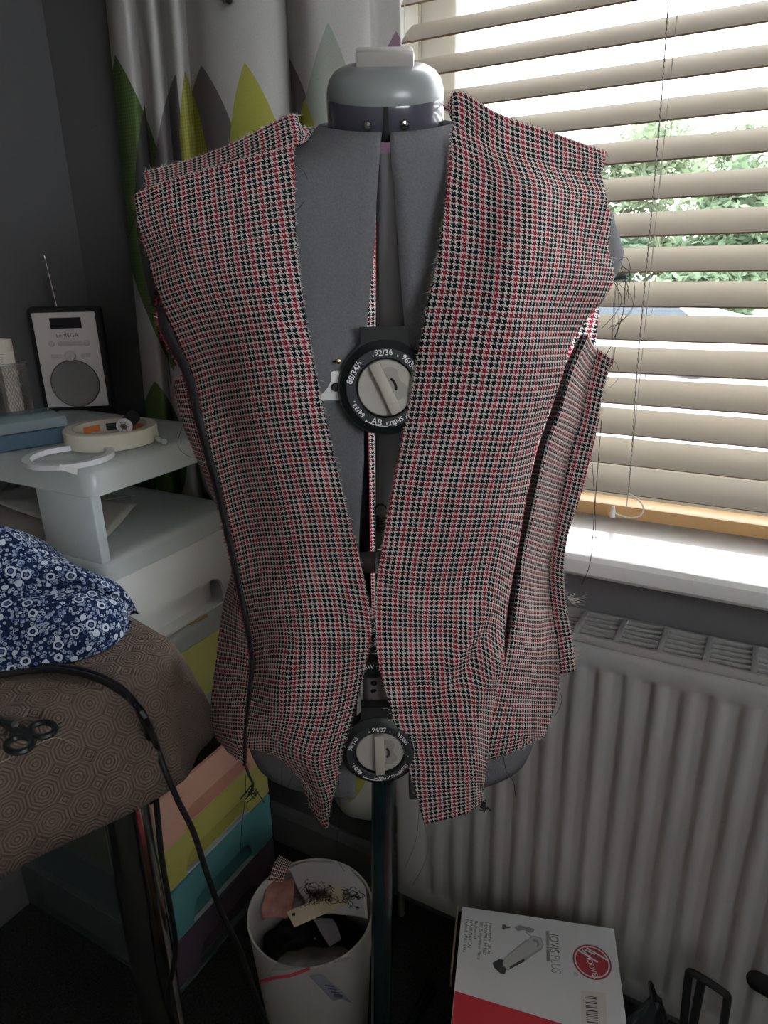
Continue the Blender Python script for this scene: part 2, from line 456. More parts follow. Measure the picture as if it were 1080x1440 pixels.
weave = g.m('MULTIPLY', g.m('ADD', .88, g.m('MULTIPLY', g.m('SINE', g.m('MULTIPLY', u, 2 * PI / .0052)), .10)), g.m('ADD', .92, g.m('MULTIPLY', g.m('SINE', g.m('MULTIPLY', v, 2 * PI / .0052)), .10)))
base = (.58, .57, .555)
colo = None
WHITE, DG, GR, SAGE, LIME, GREEN, PURP = base, (.085, .08, .08), (.20, .185, .185), (.40, .43, .38), (.44, .44, .10), (.155, .24, .09), (.30, .20, .27)
# tip (px), full height (m), half width (m), colour, clip left px, clip right px, textured, lean
leaves = [
 ((162, 78), .50, .066, GREEN, None, None, 1, .03),
 ((204, 148), .42, .055, DG, None, 211, 0, 0),
 ((247, 104), .40, .075, GR, None, 254, 0, 0),
 ((283, 92), .40, .070, GR, None, None, 0, 0),
 ((260, 100), .42, .036, LIME, 249, None, 1, .0),
 ((344, 88), .36, .058, LIME, None, None, 0, .02),
 ((404, 78), .36, .052, GR, 410, None, 0, 0),
 ((461, 32), .46, .062, SAGE, None, None, 0, -.01),
 ((428, 140), .25, .030, LIME, None, None, 0, 0),
 ((557, 44), .30, .050, PURP, None, None, 0, -.02),
 ((218, 536), .26, .060, GREEN, None, None, 0, 0),
 ((300, 420), .40, .06, GR, None, None, 0, 0), ((380, 470), .40, .06, GREEN, None, None, 0, 0), ((470, 420), .40, .06, LIME, None, None, 0, 0),
 ((290, 690), .40, .06, GREEN, None, None, 1, 0), ((380, 760), .36, .06, DG, None, None, 0, 0), ((470, 720), .40, .06, SAGE, None, None, 0, 0),
 ((485, 985), .24, .05, LIME, None, None, 0, 0), ((400, 960), .24, .05, GREEN, None, None, 0, 0),
]
cur = WHITE
for (tip, hgt, W, c, cl, cr, tex, lean) in leaves:
    X, Zt = cpt(*tip)
    t = g.m('DIVIDE', g.m('SUBTRACT', Zt, v), hgt / 1.5)           # 0 tip .. 1.5 foot
    prof = g.m('MULTIPLY', g.m('POWER', g.m('MAXIMUM', t, 0.0), .92), g.m('MULTIPLY', g.m('SUBTRACT', 1.5, t), 1.72 * W))
    du = g.m('ABSOLUTE', g.m('SUBTRACT', g.m('SUBTRACT', u, X), g.m('MULTIPLY', t, lean)))
    mk = g.m('GREATER_THAN', prof, du)
    if cl is not None: mk = g.m('MULTIPLY', mk, g.m('GREATER_THAN', u, cpt(cl, tip[1] + 60)[0]))
    if cr is not None: mk = g.m('MULTIPLY', mk, g.m('LESS_THAN', u, cpt(cr, tip[1] + 60)[0]))
    cc = c
    if tex:
        n = nt.nodes.new('ShaderNodeVectorMath'); n.operation = 'SCALE'; n.inputs[0].default_value = c; nt.links.new(weave, n.inputs['Scale']); cc = n.outputs[0]
    cur = g.mix(mk, cur, cc)
n = nt.nodes.new('ShaderNodeVectorMath'); n.operation = 'SCALE'; nt.links.new(cur, n.inputs[0]); nt.links.new(linen, n.inputs['Scale'])
nt.links.new(n.outputs[0], pb.inputs['Base Color'])
tl = nt.nodes.new('ShaderNodeBsdfTranslucent'); nt.links.new(n.outputs[0], tl.inputs[0])
mx = nt.nodes.new('ShaderNodeMixShader'); mx.inputs[0].default_value = .22
nt.links.new(pb.outputs[0], mx.inputs[1]); nt.links.new(tl.outputs[0], mx.inputs[2]); nt.links.new(mx.outputs[0], nt.nodes['Material Output'].inputs[0])
cu = MB().grid(rows).build('curtain', M_curt, None, smooth=1.2, uv=uvs, solid=.0015)
top(cu, 'long white curtain printed with grey, lime and green leaf shapes left of the window', 'curtain', base=(-.77, .94, zb))
# dark cord end hanging at the top of the frame
t = MB(); a = pY(322, 2, .885)
t.tube([a + np.array((0, 0, .6)), a + np.array((0, 0, .012))], .001, 5)
t.lathe([(0, .018), (.003, .014), (.005, .004), (.0045, -.004), (0, -.007)], 10, M=Matrix.Translation(a + np.array((0, 0, .003))))
t.build('curtain_pull', M_blackm); top(bpy.data.objects['curtain_pull'], 'small dark cord end hanging in front of the curtain at the top', 'curtain pull')

# ------------------------------------------------------------------ houndstooth cloth
THR = .0053 / 8
def houndstooth(name, trans):
    m = bpy.data.materials.new(name); m.use_nodes = True
    g = NG(m); nt = m.node_tree; pb = nt.nodes['Principled BSDF']; pb.inputs['Roughness'].default_value = .92; pb.inputs['Specular IOR Level'].default_value = .12
    u, v, uvv = g.uv()
    wob = nt.nodes.new('ShaderNodeTexNoise'); wob.inputs['Scale'].default_value = 900; nt.links.new(uvv, wob.inputs['Vector'])
    jit = g.m('MULTIPLY', g.m('SUBTRACT', wob.outputs['Fac'], .5), .7)
    i = g.m('FLOOR', g.m('ADD', g.m('DIVIDE', u, THR), jit)); j = g.m('FLOOR', g.m('ADD', g.m('DIVIDE', v, THR), jit))
    def cls(k):
        d = g.m('LESS_THAN', g.m('FLOORED_MODULO', k, 8.0), 4.25)
        q = g.m('FLOORED_MODULO', k, 24.0)
        r = g.m('MULTIPLY', g.m('GREATER_THAN', q, 15.5), g.m('LESS_THAN', q, 20.25))
        return d, r
    di, ri = cls(i); dj, rj = cls(j)
    W, B, Rd, Rw = (.60, .57, .53), (.007, .010, .016), (.46, .018, .05), (.17, .012, .028)
    ci = g.mix(ri, g.mix(di, W, B), Rd); cj = g.mix(rj, g.mix(dj, W, B), Rw)
    tw = g.m('LESS_THAN', g.m('FLOORED_MODULO', g.m('ADD', i, j), 4.0), 2.0)
    c = g.mix(tw, cj, ci)
    n2 = nt.nodes.new('ShaderNodeTexNoise'); n2.inputs['Scale'].default_value = 1500; nt.links.new(uvv, n2.inputs['Vector'])
    sc = nt.nodes.new('ShaderNodeVectorMath'); sc.operation = 'SCALE'; nt.links.new(c, sc.inputs[0])
    nt.links.new(g.m('ADD', .72, g.m('MULTIPLY', n2.outputs['Fac'], .56)), sc.inputs['Scale'])
    nt.links.new(sc.outputs[0], pb.inputs['Base Color'])
    bp = nt.nodes.new('ShaderNodeBump'); bp.inputs['Strength'].default_value = .35; bp.inputs['Distance'].default_value = .0006
    nt.links.new(n2.outputs['Fac'], bp.inputs['Height']); nt.links.new(bp.outputs[0], pb.inputs['Normal'])
    if trans:
        tl = nt.nodes.new('ShaderNodeBsdfTranslucent'); nt.links.new(sc.outputs[0], tl.inputs[0])
        mx = nt.nodes.new('ShaderNodeMixShader'); mx.inputs[0].default_value = trans
        nt.links.new(pb.outputs[0], mx.inputs[1]); nt.links.new(tl.outputs[0], mx.inputs[2]); nt.links.new(mx.outputs[0], nt.nodes['Material Output'].inputs[0])
    return m
M_hound = houndstooth('houndstooth_wool', .12)
M_houndb = houndstooth('houndstooth_wool_single', .70)
M_fw, M_fb, M_fr = mat('fray_white', (.62, .58, .54), .9), mat('fray_black', (.015, .018, .025), .9), mat('fray_red', (.4, .03, .06), .9)
M_thread = mat('dark_thread', (.02, .022, .03), .8)
CAMDIR = np.array((-FH[0], -FH[1], 0.0))

vest = root('waistcoat', 'unfinished sleeveless jacket in red, black and cream houndstooth draped on the dress form', 'garment', S(0, 0, .69))
def cloth(name, rows, nu, nv, ref, uo=0.0, vo=0.0, m=None, wr=.0022, ws=9.0, fold=None, solid=.0008, swap=False):
    m = m or M_hound
    k = len(rows[0])
    colsp = [spline([r[j] for r in rows], nv) for j in range(k)]       # along the warp
    g3 = []
    for i in range(nv):
        cr = spline([colsp[j][i] for j in range(k)], nu)
        line = []
        for q, (px, py, t) in enumerate(cr):
            p = P(px, py, t)
            d = wr * (mnoise.noise(Vector(p) * ws) + .5 * mnoise.noise(Vector(p) * ws * 2.3))
            if fold: d += fold(px, py)
            line.append(p + CAMDIR * d)
        g3.append(line)
    A = np.array(g3)                                                   # nv x nu x 3
    jr = int(round(ref * (nu - 1)))
    dv = np.concatenate([[0], np.cumsum(np.linalg.norm(np.diff(A[:, jr], axis=0), axis=1))])
    uv = []
    for i in range(nv):
        du = np.concatenate([[0], np.cumsum(np.linalg.norm(np.diff(A[i], axis=0), axis=1))]); du -= du[jr]
        for j in range(nu):
            a, b = uo + du[j], vo - dv[i]
            uv.append((b, a) if swap else (a, b))
    b = MB(); b.grid(g3[::-1]); 
    uvr = []
    for i in range(nv - 1, -1, -1): uvr += uv[i * nu:(i + 1) * nu]
    o = b.build(name, m, vest, smooth=1.5, uv=uvr, solid=solid, offset=0.0)
    return o, A
frays = MB()
def fray(edge, outward, n, ln=(.001, .0032), rad=.0002, white=.6):
    """loose fibres along a raw edge: edge = list of points, outward = direction function"""
    m = len(edge)
    for _ in range(n):
        q = random.random() * (m - 1.001); k = int(q); a = edge[k] + (edge[k + 1] - edge[k]) * (q - k)
        tg = nrm(edge[k + 1] - edge[k]); out = outward[k] if isinstance(outward, list) else outward
        d = nrm(out + tg * random.gauss(0, .55) + CAMDIR * random.gauss(.2, .35) + np.array((0, 0, -.15)))
        L = random.uniform(*ln) * (2.2 if random.random() < .06 else 1)
        bend = nrm(np.array((random.gauss(0, 1), random.gauss(0, 1), random.gauss(-.5, 1)))) * L * .25
        c = random.random(); mi = 0 if c < white else (1 if c < white + .28 else 2)
        frays.tube([a - d * .0008, a + d * L * .55 + bend * .5, a + d * L + bend], rad, 3, mi=mi, rads=[rad, rad * .9, rad * .45])
def edge_fray(A, side, n, **k):
    if side == 'L': e = [A[i, 0] for i in range(A.shape[0])]; o = [nrm(A[i, 0] - A[i, 2]) for i in range(A.shape[0])]
    if side == 'R': e = [A[i, -1] for i in range(A.shape[0])]; o = [nrm(A[i, -1] - A[i, -3]) for i in range(A.shape[0])]
    if side == 'T': e = [A[0, j] for j in range(A.shape[1])]; o = [nrm(A[0, j] - A[2, j]) for j in range(A.shape[1])]
    if side == 'B': e = [A[-1, j] for j in range(A.shape[1])]; o = [nrm(A[-1, j] - A[-3, j]) for j in range(A.shape[1])]
    fray(e, o, n, **k)

LF = [
 [(190, 273, 0), (240, 252, .018), (300, 235, .032), (360, 219, .042), (413, 204, .05)],
 [(197, 320, .008), (245, 302, .035), (305, 286, .052), (365, 273, .062), (415, 264, .066)],
 [(212, 368, .010), (258, 350, .05), (312, 338, .072), (370, 328, .083), (416, 322, .083)],
 [(226, 415, .03), (272, 400, .062), (322, 390, .092), (375, 384, .105), (421, 380, .103)],
 [(248, 470, .028), (286, 457, .06), (336, 449, .102), (385, 444, .122), (429, 440, .118)],
 [(274, 530, .032), (306, 520, .06), (351, 513, .107), (398, 508, .127), (440, 505, .122)],
 [(289, 600, .036), (322, 590, .06), (363, 584, .10), (410, 580, .122), (455, 576, .122)],
 [(307, 670, .038), (337, 660, .06), (379, 655, .095), (425, 651, .115), (471, 650, .12)],
 [(323, 740, .040), (351, 732, .06), (396, 728, .095), (442, 724, .112), (490, 724, .12)],
 [(336, 803, .040), (363, 796, .06), (406, 793, .095), (456, 790, .112), (506, 790, .12)],
 [(349, 870, .046), (379, 866, .082), (418, 863, .106), (469, 861, .116), (522, 868, .125)],
 [(357, 932, .055), (386, 928, .094), (425, 929, .114), (470, 930, .121), (516, 925, .13)],
 [(351, 992, .064), (382, 996, .098), (420, 1000, .120), (462, 1000, .128), (501, 990, .135)],
 [(347, 1047, .066), (377, 1046, .090), (408, 1054, .114), (445, 1064, .128), (483, 1055, .136)],
 [(386, 1060, .088), (404, 1076, .102), (426, 1090, .112), (448, 1098, .128), (475, 1090, .136)],
 [(420, 1094, .102), (431, 1106, .112), (442, 1120, .115), (453, 1127, .127), (467, 1122, .134)],
 [(440, 1143, .108), (444, 1148, .11), (449, 1152, .118), (454, 1153, .126), (462, 1150, .131)],
 [(456, 1165, .120), (457, 1166, .122), (458, 1167, .124), (459, 1167, .126), (460, 1166, .128)],
]
def f_left(px, py):
    d = .006 * math.exp(-((px - 400 + (py - 950) * .5) / 26) ** 2) * math.exp(-((py - 960) / 70) ** 2)
    d -= .006 * math.exp(-((py - 905 - (px - 380) * .25) / 24) ** 2) * math.exp(-((px - 395) / 70) ** 2)
    d += .004 * math.sin((px * .6 - py * .25) / 22) * math.exp(-((py - 430) / 160) ** 2)
    return d
o, A = cloth('front_panel', LF, 90, 220, .62, uo=.004, fold=f_left)
edge_fray(A, 'R', 420, white=.72); edge_fray(A, 'L', 260, white=.25); edge_fray(A, 'T', 60, ln=(.001, .003))
fray([A[i, 0] for i in range(150, 220)], [nrm(A[i, 0] - A[i, 3]) for i in range(150, 220)], 60, white=.5)
RF = [
 [(637, 172, .046), (672, 192, .052), (704, 211, .052), (775, 231, .036), (847, 242, .008)],
 [(633, 215, .060), (675, 232, .068), (718, 248, .072), (782, 262, .062), (852, 275, .026)],
 [(629, 260, .072), (672, 272, .083), (720, 285, .088), (786, 296, .076), (857, 308, .03)],
 [(622, 315, .085), (668, 322, .098), (722, 332, .105), (790, 340, .088), (854, 350, .032)],
 [(613, 375, .097), (662, 380, .116), (720, 386, .122), (792, 390, .096), (862, 394, .03)],
 [(602, 425, .112), (655, 428, .13), (715, 432, .132), (776, 435, .10), (834, 436, .045)],
 [(592, 475, .12), (648, 477, .136), (705, 480, .136), (757, 481, .112), (804, 480, .06)],
 [(580, 540, .122), (638, 541, .136), (695, 543, .132), (745, 544, .112), (787, 540, .07)],
 [(567, 610, .122), (625, 612, .131), (680, 614, .126), (728, 614, .107), (761, 606, .07)],
 [(553, 680, .122), (610, 684, .126), (665, 686, .121), (712, 686, .102), (743, 680, .07)],
 [(541, 750, .122), (600, 752, .122), (652, 752, .116), (700, 752, .10), (730, 760, .07)],
 [(531, 810, .122), (590, 815, .122), (640, 815, .115), (690, 815, .10), (718, 830, .075)],
 [(527, 870, .126), (585, 874, .122), (635, 875, .115), (680, 877, .105), (709, 890, .085)],
 [(532, 930, .13), (588, 929, .125), (635, 928, .12), (675, 928, .115), (704, 935, .10)],
 [(547, 990, .135), (595, 989, .13), (638, 987, .13), (672, 987, .122), (694, 990, .105)],
 [(562, 1040, .136), (605, 1040, .136), (643, 1038, .136), (670, 1039, .126), (688, 1045, .11)],
 [(577, 1090, .136), (612, 1091, .136), (646, 1089, .136), (668, 1089, .13), (682, 1092, .115)],
 [(597, 1160, .136), (622, 1153, .136), (645, 1147, .132), (662, 1140, .13), (677, 1130, .12)],
]
def f_right(px, py):
    d = 0
    for c, a in ((0, .010), (34, -.007), (62, .006)):
        q = (px - 695 + c) + (py - 940) * .55
        d += a * math.exp(-(q / 15) ** 2) * math.exp(-((py - 915) / 55) ** 2)
    d += .004 * math.sin((px + py * .15) / 20) * math.exp(-((py - 360) / 150) ** 2)
    d -= .004 * math.exp(-((py - 232 - (px - 640) * .12) / 18) ** 2)
    return d
o, A = cloth('front_panel', RF, 90, 220, .40, uo=.010, vo=.003, fold=f_right)
edge_fray(A, 'L', 420, white=.72); edge_fray(A, 'B', 60); edge_fray(A, 'R', 160, white=.3)
AR = A
# side panels
LS = [[(a[0] + (b[0] - a[0]) * q, a[1] + (b[1] - a[1]) * q, a[2] + (b[2] - a[2]) * q + .012 * q * (1 - q) * 4) for q in (0, .33, .66, 1)] for a, b in [
 ((243, 534, .0), (272, 526, .022)), ((256, 590, .0), (289, 596, .026)), ((275, 640, .0), (302, 650, .03)), ((298, 693, .005), (317, 705, .032)), ((319, 748, .008), (330, 760, .034)),
 ((326, 800, .0), (340, 815, .034)), ((314, 850, -.030), (351, 872, .036)), ((305, 920, -.022), (358, 932, .051)), ((297, 990, -.012), (352, 992, .060)), ((300, 1032, -.004), (348, 1042, .062)), ((319, 1057, .025), (347, 1077, .058))]]
o, A = cloth('side_panel', LS, 40, 150, .3, uo=.03, wr=.003, ws=14)
edge_fray(A, 'L', 160, white=.2); edge_fray(A, 'B', 50, white=.4); edge_fray(A, 'T', 30)
RS = [[(816, 470, 0.025), (827, 471, 0.028), (832, 482, 0.003), (840, 492, -0.035)], [(793, 520, 0.022), (804, 521, 0.038), (815, 532, 0.008), (827, 545, -0.035)], [(776, 575, 0.005), (787, 576, 0.048), (802, 582, 0.013), (816, 590, -0.035)], [(758, 625, 0.01), (769, 626, 0.053), (784, 634, 0.016), (800, 641, -0.035)], [(745, 680, 0.01), (756, 681, 0.053), (772, 686, 0.016), (790, 691, -0.035)], [(733, 740, 0.01), (744, 741, 0.053), (761, 746, 0.016), (780, 750, -0.035)], [(723, 790, 0.015), (734, 791, 0.058), (753, 797, 0.019), (772, 801, -0.035)], [(715, 845, 0.02), (726, 846, 0.063), (752, 850, 0.024), (775, 851, -0.03)], [(707, 900, 0.03), (718, 901, 0.073), (751, 904, 0.035), (783, 901, -0.018)], [(697, 942, 0.065), (708, 943, 0.081), (748, 946, 0.044), (787, 950, -0.008)], [(690, 985, 0.083), (701, 986, 0.086), (742, 989, 0.056), (781, 991, 0.012)], [(684, 1030, 0.088), (695, 1031, 0.091), (734, 1029, 0.075), (768, 1031, 0.045)], [(681, 1066, 0.088), (692, 1067, 0.091), (727, 1055, 0.079), (764, 1037, 0.052)]]
o, A = cloth('side_panel', RS, 50, 170, .5, uo=.02, wr=.003, ws=12)
edge_fray(A, 'B', 90, white=.7); edge_fray(A, 'L', 120, white=.5)
# outer seam allowance of the right side, folded away to the back
RA = [[a, ((a[0] + b[0]) / 2, (a[1] + b[1]) / 2, (a[2] + b[2]) / 2 + .003), b] for a, b in [((838, 488, -0.034), (862, 505, -0.03)), ((827, 543, -0.034), (849, 548, -0.03)), ((816, 590, -0.034), (841, 598, -0.03)), ((800, 641, -0.034), (830, 645, -0.03)), ((790, 691, -0.034), (816, 698, -0.03)), ((780, 750, -0.034), (798, 756, -0.03)), ((772, 801, -0.034), (793, 806, -0.028)), ((775, 851, -0.029), (797, 856, -0.025)), ((783, 901, -0.017), (804, 896, -0.016)), ((788, 948, -0.008), (810, 944, -0.008))]]
o, A = cloth('seam_allowance', RA, 16, 120, .5, uo=.001, wr=.001)
edge_fray(A, 'R', 190, white=.55, ln=(.002, .005)); edge_fray(A, 'B', 30, white=.8)
fray([P(797, 838, -.01), P(806, 850, -.01)], nrm(P(820, 835, 0) - P(797, 850, 0)), 40, ln=(.006, .014), white=.85)
fray([P(804, 896, -.008), P(810, 930, -.008)], nrm(P(830, 880, 0) - P(805, 910, 0)), 40, ln=(.004, .010), white=.9)
fray([P(760, 1040, .035), P(783, 990, .02)], nrm(P(800, 1010, 0) - P(770, 1010, 0)), 26, ln=(.003, .007), white=.9)
# seam allowance along the left front seam, pressed outward
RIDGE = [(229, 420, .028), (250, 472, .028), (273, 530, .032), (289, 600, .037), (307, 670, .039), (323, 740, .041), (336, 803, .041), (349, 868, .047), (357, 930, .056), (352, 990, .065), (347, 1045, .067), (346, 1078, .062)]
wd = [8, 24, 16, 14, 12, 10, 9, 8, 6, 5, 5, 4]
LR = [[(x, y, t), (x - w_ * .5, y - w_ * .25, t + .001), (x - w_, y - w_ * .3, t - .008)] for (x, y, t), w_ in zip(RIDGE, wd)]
o, A = cloth('seam_allowance', LR, 10, 170, 0, uo=.002, wr=.0006, ws=60, m=mat('shaded_raw_edge', (.022, .020, .024), .95, var=.6, vscale=500))  # raw edge darkened in its colour where it turns from the window
edge_fray(A, 'R', 1100, white=.04, ln=(.0015, .004), rad=.00038); edge_fray(A, 'L', 900, white=.05, ln=(.001, .003), rad=.0003)
# standing shoulder seam allowances
LSA = [[(203, 241, -.02), (259, 227, -.014), (320, 205, -.004), (362, 184, .002), (411, 161, 0), (424, 178, 0), (443, 180, -.005)],
       [(204, 255, -.012), (259, 241, 0), (320, 222, .012), (366, 202, .02), (413, 183, .018), (427, 190, .012), (441, 186, 0)],
       [(206, 268, .0), (260, 254, .014), (320, 238, .027), (368, 221, .036), (414, 205, .040), (424, 203, .026), (434, 196, .01)]]
o, A = cloth('shoulder_allowance', LSA, 120, 24, .4, uo=.006, wr=.0015)
edge_fray(A, 'T', 260, white=.75, ln=(.002, .005)); edge_fray(A, 'L', 30)
RSA = [[(629, 148, .036), (645, 128, .036), (702, 160, .038), (771, 184, .024), (851, 213, -.004)],
       [(631, 160, .038), (645, 150, .040), (703, 186, .044), (773, 208, .029), (850, 228, .002)],
       [(636, 173, .044), (648, 179, .048), (704, 212, .051), (775, 232, .035), (847, 243, .006)]]
o, A = cloth('shoulder_allowance', RSA, 110, 28, .5, uo=.004, wr=.0012)
edge_fray(A, 'T', 90, white=.3, ln=(.001, .003)); edge_fray(A, 'R', 30, white=.3)
fray([P(627, 150, .02), P(633, 158, .03)], nrm(P(610, 140, 0) - P(635, 155, 0)), 40, ln=(.003, .006), white=.3)
# back of the garment round the far side of the form
rows = []
BK = [(1.368, -.225, .222, .075, -.02), (1.33, -.215, .225, .105, -.02), (1.28, -.215, .232, .125, -.015), (1.22, -.215, .232, .128, -.015), (1.16, -.218, .235, .125, -.03), (1.05, -.19, .215, .118, -.03), (.95, -.175, .20, .112, -.03), (.88, -.185, .205, .118, -.035), (.80, -.205, .215, .128, -.04), (.745, -.215, .205, .135, -.04)]
bz = spline(BK, 70); g3 = []; uv = []
for i, (z, a, b_, d, e0) in enumerate(bz):
    r = []
    for j in range(60):
        q = j / 59; s = a + (b_ - a) * q
        t = e0 - (d + e0) * (1 - abs(2 * q - 1) ** 2.4)
        zz = z - (.02 * abs(2 * q - 1) if i == 0 else 0)
        r.append(S(s, t + .003 * mnoise.noise(Vector((s * 9, z * 9, 2))), zz)); uv.append((s * 1.1, z))
    g3.append(r)
b = MB(); b.grid(g3); b.build('back_panel', M_houndb, vest, smooth=1.5, uv=uv)
AB = np.array(g3)
fray([AB[i, -1] for i in range(12, 40)], list(RT.tolist()) and nrm((RT[0], RT[1], 0)), 60, white=.4)
# loose threads hanging from raw edges and seams
th = MB()
def thread(pts, rad=.0003, n=24): th.tube([P(*p) for p in spline(pts, n)], rad, 4)
random.seed(11)
for pts in [
 [(858, 300, .01), (868, 360, .01), (882, 400, .0), (884, 420, 0)], [(855, 330, .01), (872, 370, .0), (886, 385, 0), (880, 420, -.005)],
 [(862, 392, .02), (880, 388, .015), (892, 400, .01), (890, 430, .01), (876, 450, .01), (862, 460, .01)],
 [(862, 392, .02), (868, 370, .02), (880, 362, .02), (886, 375, .02), (884, 395, .02)],
 [(862, 394, .02), (874, 420, .015), (866, 440, .015), (846, 462, .03)], [(880, 390, .01), (876, 440, .0), (862, 480, 0), (852, 500, -.01)],
 [(868, 395, .01), (870, 450, 0), (860, 520, -.02), (866, 470, -.02)], [(850, 500, -.01), (866, 510, -.02), (870, 530, -.02), (858, 545, -.02)],
 [(846, 590, -.02), (842, 640, -.02), (836, 720, -.02), (830, 790, -.02), (818, 822, -.02)], [(832, 640, -.02), (836, 700, -.02), (838, 760, -.02)],
 [(240, 540, -.03), (236, 500, -.03), (235, 470, -.03)], [(236, 420, .0), (215, 424, .0), (206, 436, .0), (226, 444, .0), (238, 445, 0)],
 [(232, 420, .01), (214, 428, .01), (205, 438, .005), (232, 446, .01)],
 [(256, 600, -.02), (250, 625, -.02), (262, 640, -.02), (284, 645, -.01)], [(203, 265, 0), (192, 300, 0), (180, 335, -.02)],
 [(413, 230, .06), (430, 245, .055), (432, 275, .055), (414, 300, .075)],
 [(590, 1130, .13), (585, 1180, .12), (570, 1220, .12)], [(596, 1155, .13), (602, 1190, .12), (594, 1220, .12), (580, 1245, .12)],
 [(708, 1064, .10), (712, 1085, .10), (722, 1100, .10), (725, 1120, .10)], [(398, 1062, .10), (396, 1090, .09), (398, 1122, .08)], [(412, 1090, .10), (404, 1108, .09)],
 [(476, 1090, .14), (478, 1150, .13), (472, 1200, .12), (484, 1225, .12)], [(346, 1090, .03), (344, 1130, .02), (340, 1160, .02), (338, 1200, .02)],
 [(690, 1063, .11), (697, 1061, .11), (707, 1062, .105)], [(783, 960, .02), (790, 985, .02), (780, 1008, .02)]]:
    thread(pts, random.choice((.00022, .0003, .0004)))
for k in range(4): thread([(862, 394, .02), (862 + random.uniform(4, 24), 394 + random.uniform(-30, 20), .015), (862 + random.uniform(0, 30), 394 + random.uniform(10, 60), .005), (862 + random.uniform(-20, 22), 394 + random.uniform(50, 130), -.01)], .0002)
stuff(th.build('loose_threads', M_thread, vest))
cl = MB()
def clump(cx, cy, t, n, sx, sy, rad=.0006):
    for _ in range(n):
        a = (cx, cy, t); cl.tube([P(*p) for p in spline([a, (cx + random.gauss(0, sx), cy + random.gauss(sy * .4, sy), t + .004), (cx + random.gauss(0, sx * 1.3), cy + random.gauss(sy, sy), t + .002), (cx + random.gauss(0, sx * 1.6), cy + random.gauss(sy * 1.3, sy), t)], 10)], rad, 4)
clump(352, 1110, .05, 9, 5, 6, .0005); clump(678, 1128, .12, 4, 4, 5, .0006)
cl.tube([P(*p) for p in spline([(346, 1078, .062), (350, 1090, .058), (356, 1104, .054), (350, 1118, .05)], 12)], .0017, 5)
for d in (-4, 3): cl.tube([P(*p) for p in spline([(354, 1104, .054), (350 + d, 1114, .05), (342 + d, 1124, .05)], 8)], .0009, 5)
cl.tube([P(*p) for p in spline([(672, 1126, .12), (680, 1132, .12), (690, 1140, .12)], 8)], .0012, 5)
for k in range(5): cl.tube([P(*p) for p in spline([(862, 394, .02), (870, 388 + k, .018), (878 + k, 384 + 2 * k, .014)], 8)], .0007, 4)
stuff(cl.build('thread_ends', M_thread, vest))
stuff(frays.build('frayed_edge', [M_fw, M_fb, M_fr], vest))
# pale tacking stitches at the dart on the right front
st_ = MB()
for k in range(14):
    a = (700 + random.gauss(0, 3), 934 + random.gauss(0, 3), .109); b = (a[0] + random.gauss(0, 11), a[1] + random.gauss(4, 10), .108)
    st_.tube([P(*a), P((a[0] + b[0]) / 2, (a[1] + b[1]) / 2, .112), P(*b)], .0002, 4)
stuff(st_.build('tacking_thread', M_fw, vest))

# ------------------------------------------------------------------ dress form
form = root('dress_form', 'adjustable grey jersey dress form on a dark pole wearing the houndstooth jacket', 'dress form', S(-.016, 0, 0))
def cen(z): return .003 + .007 * (z - .69) / .7
def lean_(z): return .027 * (z - .38)
TA = [(1.405, .053), (1.388, .064), (1.375, .080), (1.355, .125), (1.335, .175), (1.31, .222), (1.27, .237), (1.235, .222), (1.19, .176), (1.12, .155), (1.03, .138), (.95, .128), (.88, .140), (.80, .162), (.745, .178), (.71, .180), (.685, .172)]
TF = [(1.405, .052), (1.375, .054), (1.34, .058), (1.30, .066), (1.25, .082), (1.18, .098), (1.12, .098), (1.03, .092), (.95, .088), (.86, .092), (.78, .098), (.73, .104), (.685, .104)]
TB = [(1.405, .054), (1.375, .060), (1.34, .075), (1.28, .09), (1.18, .095), (1.03, .082), (.95, .078), (.86, .095), (.78, .105), (.73, .108), (.685, .10)]
GL = [(1.40, .006), (1.38, .004), (1.30, -.002), (1.20, -.013), (1.10, -.018), (1.0, -.026), (.685, -.040)]
GRt = [(1.40, .011), (1.38, .012), (1.30, .017), (1.20, .023), (1.10, .026), (1.0, .028), (.685, .021)]
def fsurf(side, ph, z, back):
    c = cen(z); a = lerp(TA, z); b_ = lerp(TB if back else TF, z)
    s = side * a * math.sin(ph) ** .86; t = b_ * max(math.cos(ph), 0) ** (.80 + .55 * min(1, max(0, (z - 1.2) / .1)))
    if not back: t += .016 * math.exp(-((z - 1.175) / .055) ** 2) * math.exp(-((abs(s) - .085) / .045) ** 2)
    return c + s, (-t if back else t)
zs = [1.392 - (1.392 - .688) * i / 60 for i in range(61)]
for back in (0, 1):
    for side in (-1, 1):
        rows = []
        for z in zs:
            gp = (lerp(GL, z) if side < 0 else lerp(GRt, z)) - cen(z); gp = max(abs(gp), .003) if gp * side > 0 else .0025
            if back: gp = .024
            a = lerp(TA, z); p0 = math.asin(min(1, (gp / a) ** (1 / .86))); p1 = math.radians(85.5 if z < 1.34 else 89)
            if z < .72: p0 += (.72 - z) ** 2 * 40 * .1
            r = []
            for i in range(33):
                s, t = fsurf(side, p0 + (p1 - p0) * i / 32, z, back); r.append(S(s, t, z - max(0, (z - 1.34) / .052) * .0135 * t / .05))
            rows.append(r[::-1] if side * (1 if not back else -1) > 0 else r)
        o = MB().grid(rows[::-1]).build('back_shell' if back else 'front_shell', M_jersey, form, smooth=1.2, solid=.006, offset=0.0)
